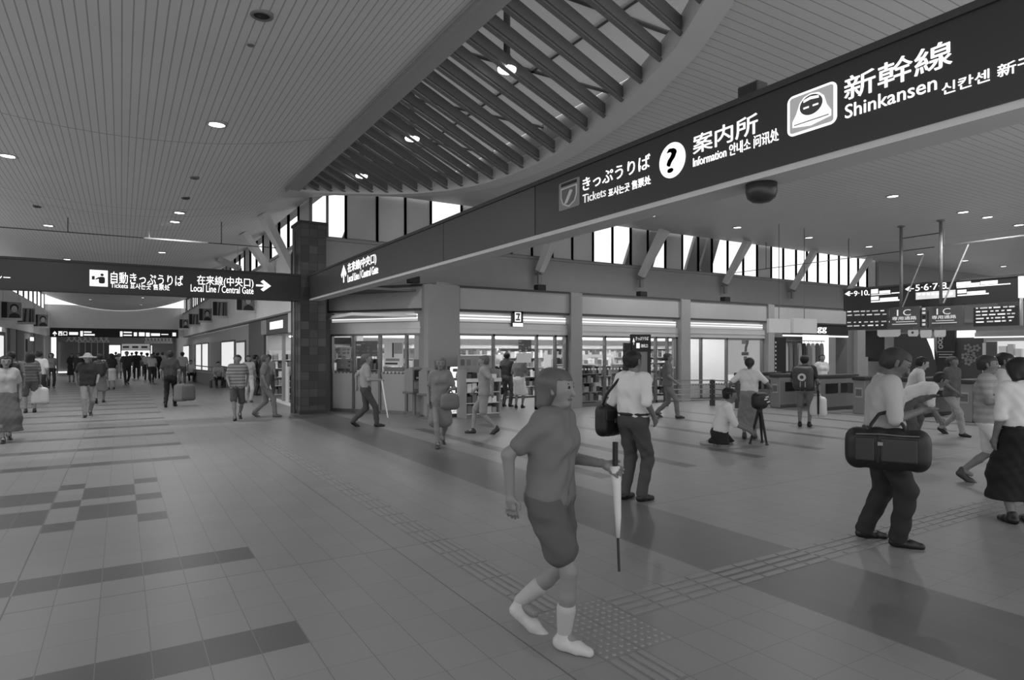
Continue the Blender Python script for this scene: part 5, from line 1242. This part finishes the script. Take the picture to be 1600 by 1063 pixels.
# ---- before the shop
P['m'] = person('woman in grey striding through the foreground in shorts and pale shoes', 860, 1002, 1.58, 112, 100, 76, 122, 78, 178, bottom='shorts', style='bob', fem=True, pose='walk', arms=('swingB', 'fwd'), tucked=False, collar=False, socks=160, lean=.06, ankles=((.07, .12, .085), (-.07, -.24, .17)), shortlen=.66, loose=1.2)
P['n'] = person('person walking by the angled shop bay with a white umbrella', 571, 667, 1.62, 85, 150, 70, 140, 90, 34, pose='walk', arms=('fwd', 'swingB'))
P['o'] = person('woman in a grey dress facing us before the broad corner column', 688, 697, 1.58, 175, 118, 110, 120, 96, 60, bottom='dress', fem=True, style='bob', arms=('down', 'fwd'), pose='walk', collar=False)
P['p'] = person('person in light grey with dark boots passing the goods rack', 757, 678, 1.60, -85, 146, 140, 140, 92, 44, pose='walk', arms=('swingF', 'swingB'), bottom='shorts', tucked=False)
P['q'] = person('person in grey passing close behind the man with the shoulder bag', 1043, 653, 1.64, 90, 104, 112, 120, 60, 60, pose='walk', arms=('swingF', 'swingB'), tucked=False)
# ---- inside the shop
P['r'] = person('dark clad customer inside the shop entrance', 0, 0, 1.66, 30, 60, 84, 120, 26, 34, loc=(onY(792, 500, 16.9).x, 16.9, 0), arms=('fwd', 'fwd'))
P['s'] = person('customer in a white skirt standing inside the shop entrance', 0, 0, 1.58, 20, 120, 232, 130, 30, 40, loc=(onY(811, 500, 16.3).x, 16.3, 0), bottom='skirt', fem=True, arms=('fwd', 'fwd'))
P['t'] = person('shop clerk behind the counter in the angled bay', 0, 0, 1.64, 180, 170, 60, 150, 22, 30, loc=(onY(657, 500, 19.4).x, 19.4, 0))
# ---- the corridor on the left
CR = [('blurred person in pale clothes at the left edge of the picture', 9, 690, 1.60, 175, dict(shirt=165, pants=92, fem=True, style='bob', pose='walk', bottom='longskirt')),
 ('person in grey with a dark backpack near the left edge', 18, 655, 1.68, 5, dict(shirt=115, pants=80, pose='walk')),
 ('woman with long dark hair in a striped top carrying a white bag on the left', 47, 645, 1.66, 0, dict(shirt=105, pants=90, style='long', fem=True, stripes=60, bottom='shorts', tucked=False, collar=False)),
 ('person in a white shirt far left behind the woman with the striped top', 61, 632, 1.70, 20, dict(shirt=210, pants=60, pose='walk')),
 ('person in a grey top and dark jeans standing beneath the tall narrow light', 80, 607, 1.62, 175, dict(shirt=135, pants=52, style='bob', fem=True)),
 ('woman in black with a dark skirt, left one of a pair beside the far panel', 112, 597, 1.58, 180, dict(shirt=40, pants=38, bottom='skirt', fem=True, style='long')),
 ('person in dark clothes, right one of the pair beside the far panel', 123, 598, 1.60, 180, dict(shirt=56, pants=60, style='short')),
 ('person with a grey hat, black top and pale trousers walking down the corridor', 137, 651, 1.62, 178, dict(shirt=44, pants=130, pose='walk', style='hat', arms=('swingB', 'swingF'), tucked=False)),
 ('person with a dark backpack and grey skirt right of the person with the grey hat', 156, 630, 1.60, 8, dict(shirt=60, pants=120, pose='walk', bottom='skirt', fem=True)),
 ('woman with long black hair in a black top and white skirt', 174, 609, 1.60, 0, dict(shirt=36, pants=200, bottom='skirt', fem=True, style='long', hair=26)),
 ('person in a pale dress in the middle of the far crowd', 186, 592, 1.58, 180, dict(shirt=190, bottom='dress', fem=True, style='bob')),
 ('tall man in dark clothes leading the far crowd', 198, 601, 1.70, 175, dict(shirt=46, pants=40, pose='walk', wide=1.1)),
 ('man in dark clothes, right of the tall dark man', 213, 592, 1.70, 0, dict(shirt=48, pants=46)),
 ('person in grey at the back of the far crowd', 221, 588, 1.66, 0, dict(shirt=110, pants=60)),
 ('person in a pale top and dark trousers, left of two pale tops', 230, 594, 1.62, 5, dict(shirt=185, pants=44)),
 ('person in a pale top striding, right of two pale tops', 237, 598, 1.56, 178, dict(shirt=190, pants=54, pose='walk')),
 ('person in black at the right end of the far crowd', 246, 592, 1.62, 0, dict(shirt=42, pants=40)),
 ('striding man in a black vest, pale sleeve and black trousers carrying shopping bags', 266, 636, 1.70, 12, dict(shirt=60, pants=22, pose='walk', arms=('carry', 'down'))),
 ('person in a pale shirt behind the striding man with the shopping bags', 285, 603, 1.66, 0, dict(shirt=160, pants=90)),
 ('person in a striped T-shirt and dark shorts walking towards us', 371, 656, 1.60, 178, dict(shirt=150, pants=72, stripes=50, bottom='shorts', pose='walk', tucked=False, collar=False, arms=('swingF', 'swingB'))),
 ('woman in dark cap and white trousers behind the striped T-shirt', 388, 629, 1.56, 170, dict(shirt=170, pants=205, fem=True, style='bob')),
 ('grey blurred person walking left of the dark pillar', 414, 652, 1.60, 90, dict(shirt=112, pants=118, skin=128, hair=88, shoe=90, pose='walk', tucked=False)),
 ('person in dark clothes by the small corridor shop', 399, 618, 1.56, 90, dict(shirt=70, pants=50)),
 ('person in grey in front of the small corridor shop door', 420, 628, 1.58, 30, dict(shirt=120, pants=70)),
 ('person in dark clothes at the back of the crowd left of the white banner', 181, 583, 1.66, 0, dict(shirt=66, pants=50)),
 ('person at the far back under the white banner, pale shirt', 206, 583, 1.62, 0, dict(shirt=150, pants=66)),
 ('person in black deepest in the crowd right of centre', 240, 585, 1.66, 0, dict(shirt=40, pants=40)),
 ('person in mid grey at the right of the deep crowd', 254, 588, 1.64, 0, dict(shirt=120, pants=50)),
 ('child in white in front of the far white banner', 161, 588, 1.3, 0, dict(shirt=190, pants=110)),
]
for k, (lab, px, py, ht, fc, kw) in enumerate(CR):
    kw.setdefault('tucked', True); P['L%d' % k] = person(lab, px, py, ht, fc, seed=k, **kw)
# two people sitting by the parapet
for k, (lab, px, py, sh) in enumerate((('person in white and black sitting at the far end of the parapet', 298, 597, 190), ('person with dark hair sitting at the near end of the parapet', 341, 606, 150))):
    f = onZ(px, py); P['s%d' % k] = person(lab, px, py, 1.62, 170, sh, 30, 130, 24, 30, pelvis=(0, -.1, .5), ankles=((.12, .28, .085), (-.12, .25, .085)), arms=('knee', 'knee'), lean=.15)
    t = thing('bench_seat', 'low bench under the ' + ('far', 'near') [k] + ' sitting person by the parapet', 'bench', f, P['s%d' % k]['root'].rotation_euler.z)
    MB().bbox((-.35, -.32, .34), (.35, .1, .395), .02).build('seat', grey(110), t)
    for s in (-1, 1): MB().box((s * .3 - .03, -.28, 0), (s * .3 + .03, .06, .34)).build('leg', grey(60), t)

# ---- things people carry
def frame_of(p, ax):
    m = p['M'].to_3x3(); return (m @ Vector((1, 0, 0))).normalized(), (m @ Vector((0, 1, 0))).normalized()
def soft_box(c, ux, uy, w, d, h, r=.05, taper=.0, n=.014):
    """soft bag shape: rounded box of size w x d x h about c"""
    prims = []
    a, b, e = w / 2 - r, max(d / 2 - r, .001), h / 2 - r
    lv = np.linspace(-1, 1, max(3, int(math.ceil(2 * e / ((r + b * .6) * .8))) + 1))
    for sx in (-1, -.33, .33, 1):
        for sz in lv:
            q = 1 - taper * (sz * .5 + .5)
            prims.append((A3(sx * a * q, -b, sz * e), A3(sx * a * q, b, sz * e), r, r, .05))
    for sx in (-1, -.33, .33): 
        for sz in lv: prims.append((A3(sx * a, 0, sz * e), A3((sx + .66) * a, 0, sz * e), r + b * .6, r + b * .6, .05))
    for sx in (-1, -.33, .33, 1): prims.append((A3(sx * a, 0, -e), A3(sx * a * (1 - taper), 0, e), r + b * .6, r + b * .6, .05))
    D, o_ = field(prims, n); V, Q = nets(D, o_, n); R = np.array([list(ux), list(uy), [0, 0, 1]])
    return V, Q
def bag(name, lab, cat, c, ux, uy, w, d, h, v, r=.05, taper=0.0, strap=None, parts=()):
    t = thing(name, lab, cat, c, math.atan2(ux.y, ux.x)); V, Q = soft_box(c, ux, uy, w, d, h, r, taper); np_mesh('bag_body', V, Q, grey(v, .45), t)
    inv = (Matrix.Translation(c) @ Matrix.Rotation(math.atan2(ux.y, ux.x), 4, 'Z')).inverted()
    for s in (strap or []): 
        mb = MB(); mb.tube([inv @ Vector(p) for p in s], .016, 8); mb.build('strap', grey(max(20, v - 8), .6), t, smooth=True)
    return t
ra, fa = frame_of(P['a'], 0); c = P['a']['pelvis'] - ra * .3 + Vector((0, 0, -.02)) - fa * .05
shl = P['a']['arms'][1][0]
t = bag('shoulder_bag', 'black shoulder bag on the left hip of the man in the white shirt', 'bag', c, fa, -ra, .36, .13, .33, 24, strap=[[c + fa * .15 + Vector((0, 0, .12)), c + fa * .13 + ra * .1 + Vector((0, 0, .3)), shl + fa * .1 + Vector((0, 0, -.02)) + ra * .03, shl + Vector((0, 0, .075)) + ra * .05, shl - fa * .1 + Vector((0, 0, -.02)) + ra * .03, c - fa * .13 + ra * .06 + Vector((0, 0, .3)), c - fa * .16 + Vector((0, 0, .12))]])
MB().bbox((-.17, -.1, .0), (.17, -.075, .13), .01).build('flap', grey(34, .4), t); MB().box((-.03, -.105, -.03), (.03, -.098, .02)).build('buckle', grey(90, .3), t)
rb, fb_ = frame_of(P['b'], 0)
c = onZ(1386, 700, .88); vd = Vector((c.x, c.y, 0)).normalized(); pb = P['b']['pelvis']; 
c = Vector((pb.x, pb.y, .875)) - vd * .30; vr = Vector((vd.y, -vd.x, 0)); c += vr * .035
hh = Vector((c.x, c.y, 1.13)) + vd * .03
t = bag('briefcase', 'large soft black briefcase with two pockets hanging before the bowed man', 'bag', c, vr, vd, .56, .18, .29, 26, r=.06)
for s in (-.03, .05):
    MB().tube([(-.14, s, .11), (-.12, s, .2), (-.06, .04 + s * .5, .29), (0, .05 + s * .5, .31), (.06, .04 + s * .5, .29), (.12, s, .2), (.14, s, .11)], .013, 8).build('handle', grey(22, .6), t, smooth=True)
MB().bbox((-.24, -.118, -.1), (-.09, -.085, .1), .02).build('front_pocket', grey(36, .35), t); MB().bbox((-.05, -.12, -.1), (.22, -.085, .1), .02).build('front_pocket', grey(38, .35), t)
MB().tube([(-.23, -.1, .125), (-.05, -.105, .135), (.1, -.103, .128), (.23, -.1, .13)], .005, 6).build('zip', grey(110, .3), t); MB().box((-.075, -.125, -.1), (-.062, -.09, .12)).build('pocket_divider', grey(18), t); MB().bbox((-.07, -.13, .04), (-.03, -.115, .07), .004).build('clasp', grey(130, .3), t)
re_, fe = frame_of(P['e'], 0); c = P['e']['chest'] - fe * .24 + Vector((0, 0, -.1))
t = bag('backpack', 'grey backpack with a pale round emblem worn by the man in the dark T-shirt', 'backpack', c, re_, fe, .36, .2, .46, 66, r=.07, strap=[[c + re_ * s * .12 + fe * .1 + Vector((0, 0, .18)), c + re_ * s * .13 + fe * .22 + Vector((0, 0, .29)), c + re_ * s * .13 + fe * .33 + Vector((0, 0, .18)), c + re_ * s * .15 + fe * .3 + Vector((0, 0, -.1)), c + re_ * s * .14 + fe * .1 + Vector((0, 0, -.15))] for s in (-1, 1)])
plate(circ(0, 0, .085, 28), (0, -.155, .02), (1, 0, 0), VZ, (0, -1, 0), .012, grey(205), t, 'emblem'); plate(circ(0, 0, .04, 20), (0, -.168, .02), (1, 0, 0), VZ, (0, -1, 0), .004, grey(70), t, 'emblem_mark')
for s in (-.04, .06): MB().box((s, -.155, -.2), (s + .015, -.13, -.08)).build('dangling_strap', grey(180), t)
def carry_bag(hand, lab, v, w, h, name='carrier_bag', d=.1):
    c = hand - Vector((0, 0, h * .62 + .06)); vd = Vector((hand.x, hand.y, 0)).normalized(); ux = Vector((vd.y, -vd.x, 0))
    t = thing(name, lab, 'bag', c, math.atan2(ux.y, ux.x)); V, Q = soft_box(c, ux, vd, w, d, h, .04, .35, .016); np_mesh('bag_body', V, Q, grey(v, .5), t)
    for s in (-1, 1): MB().tube([(s * w * .25, 0, h * .45), (s * .02, 0, h * .62 + .05)], .012, 6).build('handle', grey(v, .5), t)
    return t
carry_bag(P['e']['hands'][1 if False else 0] + Vector((0, 0, .02)), 'white plastic bag hanging from the hand of the backpack man', 215, .3, .4)
h0 = P['e']['hands'][0]; vd = Vector((h0.x, h0.y, 0)).normalized(); u0 = h0 + Vector((-vd.y * -.0, 0, 0)) - vd * .12
t = thing('umbrella', 'black folded umbrella beside the white plastic bag', 'umbrella', (u0.x, u0.y, .3)); MB().tube([(0, 0, 0), (0, 0, .25), (0, 0, .48), (0, 0, .52)], .02, 8, .028).build('canopy', grey(24), t); MB().tube([(0, 0, .52), (0, 0, .66), (.03, 0, .7), (.06, 0, .67)], .012, 8).build('handle', grey(40), t); MB().tube([(0, 0, -.07), (0, 0, 0)], .006, 6).build('ferrule', grey(120), t)
hm = P['m']['hands'][1]
t = thing('umbrella', 'folded white umbrella with a black handle held by the striding foreground woman', 'umbrella', hm, .0); MB().tube([(0, 0, .14), (0, 0, .0)], .016, 8).build('handle', BK, t); MB().tube([(0, 0, .0), (.01, 0, -.12), (.02, 0, -.3), (.02, 0, -.42)], .034, 10, .012).build('canopy', grey(196), t, smooth=True); MB().tube([(.02, 0, -.42), (.03, 0, -.62)], .008, 6).build('shaft', grey(50), t)
hn = P['n']['hands'][0]
t = thing('umbrella', 'thin white umbrella held low by the person at the angled shop bay', 'umbrella', hn); e = onZ(608, 664, .12) - hn; MB().tube([(0, 0, 0), tuple(e * .85)], .02, 8, .012).build('canopy', grey(205), t); MB().tube([tuple(e * .85), tuple(e)], .008, 6).build('ferrule', grey(120), t); MB().tube([(0, 0, 0), tuple(-e * .12)], .014, 8).build('handle', grey(60), t)
hl = P['L17']['hands'][0]
carry_bag(hl, 'grey shopping bag, nearer of two carried by the striding man in the black vest', 120, .34, .5, 'shopping_bag'); carry_bag(hl + Vector((.22, -.12, -.02)), 'dark shopping bag, outer of two carried by the striding man in the black vest', 84, .32, .46, 'shopping_bag')
carry_bag(P['L2']['hands'][0], 'white bag carried by the woman with the striped top on the left', 195, .36, .42, 'tote_bag')
r1, f1 = frame_of(P['L1'], 0); c = P['L1']['chest'] - f1 * .22 + Vector((0, 0, -.08)); bag('backpack', 'dark backpack on the grey clad person near the left edge', 'backpack', c, r1, f1, .3, .18, .42, 40, strap=[[c + r1 * s * .1 + Vector((0, 0, .15)), c + r1 * s * .12 + f1 * .18 + Vector((0, 0, .27)), c + r1 * s * .13 + f1 * .28 + Vector((0, 0, .05))] for s in (-1, 1)])
r1, f1 = frame_of(P['L8'], 0); c = P['L8']['chest'] - f1 * .22 + Vector((0, 0, -.08)); bag('backpack', 'dark backpack on the grey skirted person in the corridor', 'backpack', c, r1, f1, .3, .18, .42, 46, strap=[[c + r1 * s * .1 + Vector((0, 0, .15)), c + r1 * s * .12 + f1 * .18 + Vector((0, 0, .27)), c + r1 * s * .13 + f1 * .28 + Vector((0, 0, .05))] for s in (-1, 1)])
ho = P['o']['hands'][1]; carry_bag(ho, 'grey handbag carried by the woman in the grey dress', 100, .28, .24, 'handbag')
hk = P['k']['hands'][0]; t = thing('mobile_phone', 'dark phone in the hand of the person with bushy black hair', 'phone', hk, .4); MB().bbox((-.035, -.006, -.02), (.035, .006, .13), .005).build('phone_body', grey(26, .3), t); MB().box((-.03, -.008, 0), (.03, -.006, .12)).build('screen', grey(60, .15), t)
# stand with a dark bag beside the kneeling person
p = onZ(1187, 694)
t = thing('tripod', 'dark tripod stand with a bag on top beside the kneeling person', 'tripod', p)
for k in range(3):
    an = .4 + k * 2.094; MB().tube([(.02 * math.cos(an), .02 * math.sin(an), .62), (.1 * math.cos(an), .1 * math.sin(an), .3), (.17 * math.cos(an), .17 * math.sin(an), .015)], .03, 8, .018).build('leg', grey(34), t)
    MB().lathe([(.03, 0), (.03, .03)], (.17 * math.cos(an), .17 * math.sin(an), 0), 10).build('foot', grey(70), t)
MB().lathe([(.05, .58), (.05, .66), (.03, .68)], n=14).build('head', grey(40), t)
t = bag('camera_bag', 'small black bag with white blotches on top of the tripod', 'bag', p + Vector((0, 0, .8)), Vector((1, 0, 0)), Vector((0, 1, 0)), .28, .16, .24, 30)
for s, q in ((-.04, .03), (.03, -.02), (-.01, .07)): plate([(-.035, -.01), (.035, .0), (.03, .02), (-.03, .012)], (s, -.155, q), (1, 0, 0), VZ, (0, -1, 0), .02, grey(215), t, 'white_blotch')

# ---- pieces of parts go one level deeper
SUB = {'eye': 'body', 'eyebrow': 'body', 'mouth': 'body', 'belt': 'trousers', 'question_mark': 'question_disc', 'emblem_mark': 'emblem', 'front_mark': 'front_plate', 'lit_keypad': 'machine_body', 'dark_face': 'machine_body',
       'coin_panel': 'machine_body', 'header_block': 'header_board', 'zip': 'bag_body', 'clasp': 'bag_body', 'buckle': 'flap', 'printed_mark': 'cloth', 'petal': 'panel_board', 'round_centre': 'sign_panel', 'round_mark': 'sign_panel',
       'printed_block': 'paper', 'print_ground': 'print_sheet', 'dark_strip': 'print_sheet', 'printed_hair': 'print_sheet', 'printed_face': 'print_sheet', 'printed_shoulders': 'print_sheet', 'printed_figure': 'print_sheet', 'banner_print': 'banner_face', 'sock': 'body'}
for root in [o for o in bpy.data.objects if o.parent is None and o.type == 'EMPTY']:
    kids = list(root.children)
    for c in kids:
        nm = c.name.split('.')[0]; p = SUB.get(nm)
        if nm.startswith('train_') and nm != 'train_pictogram': p = 'train_pictogram'
        if nm.startswith('pictogram_') and nm != 'pictogram_board': p = 'ticket_pictogram'
        par = [k for k in kids if p and k.name.split('.')[0] == p]
        if par and par[0] is not c and c.type == 'MESH':
            L = par[0].matrix_parent_inverse.inverted() @ c.matrix_parent_inverse
            c.parent = par[0]; c.matrix_parent_inverse = L
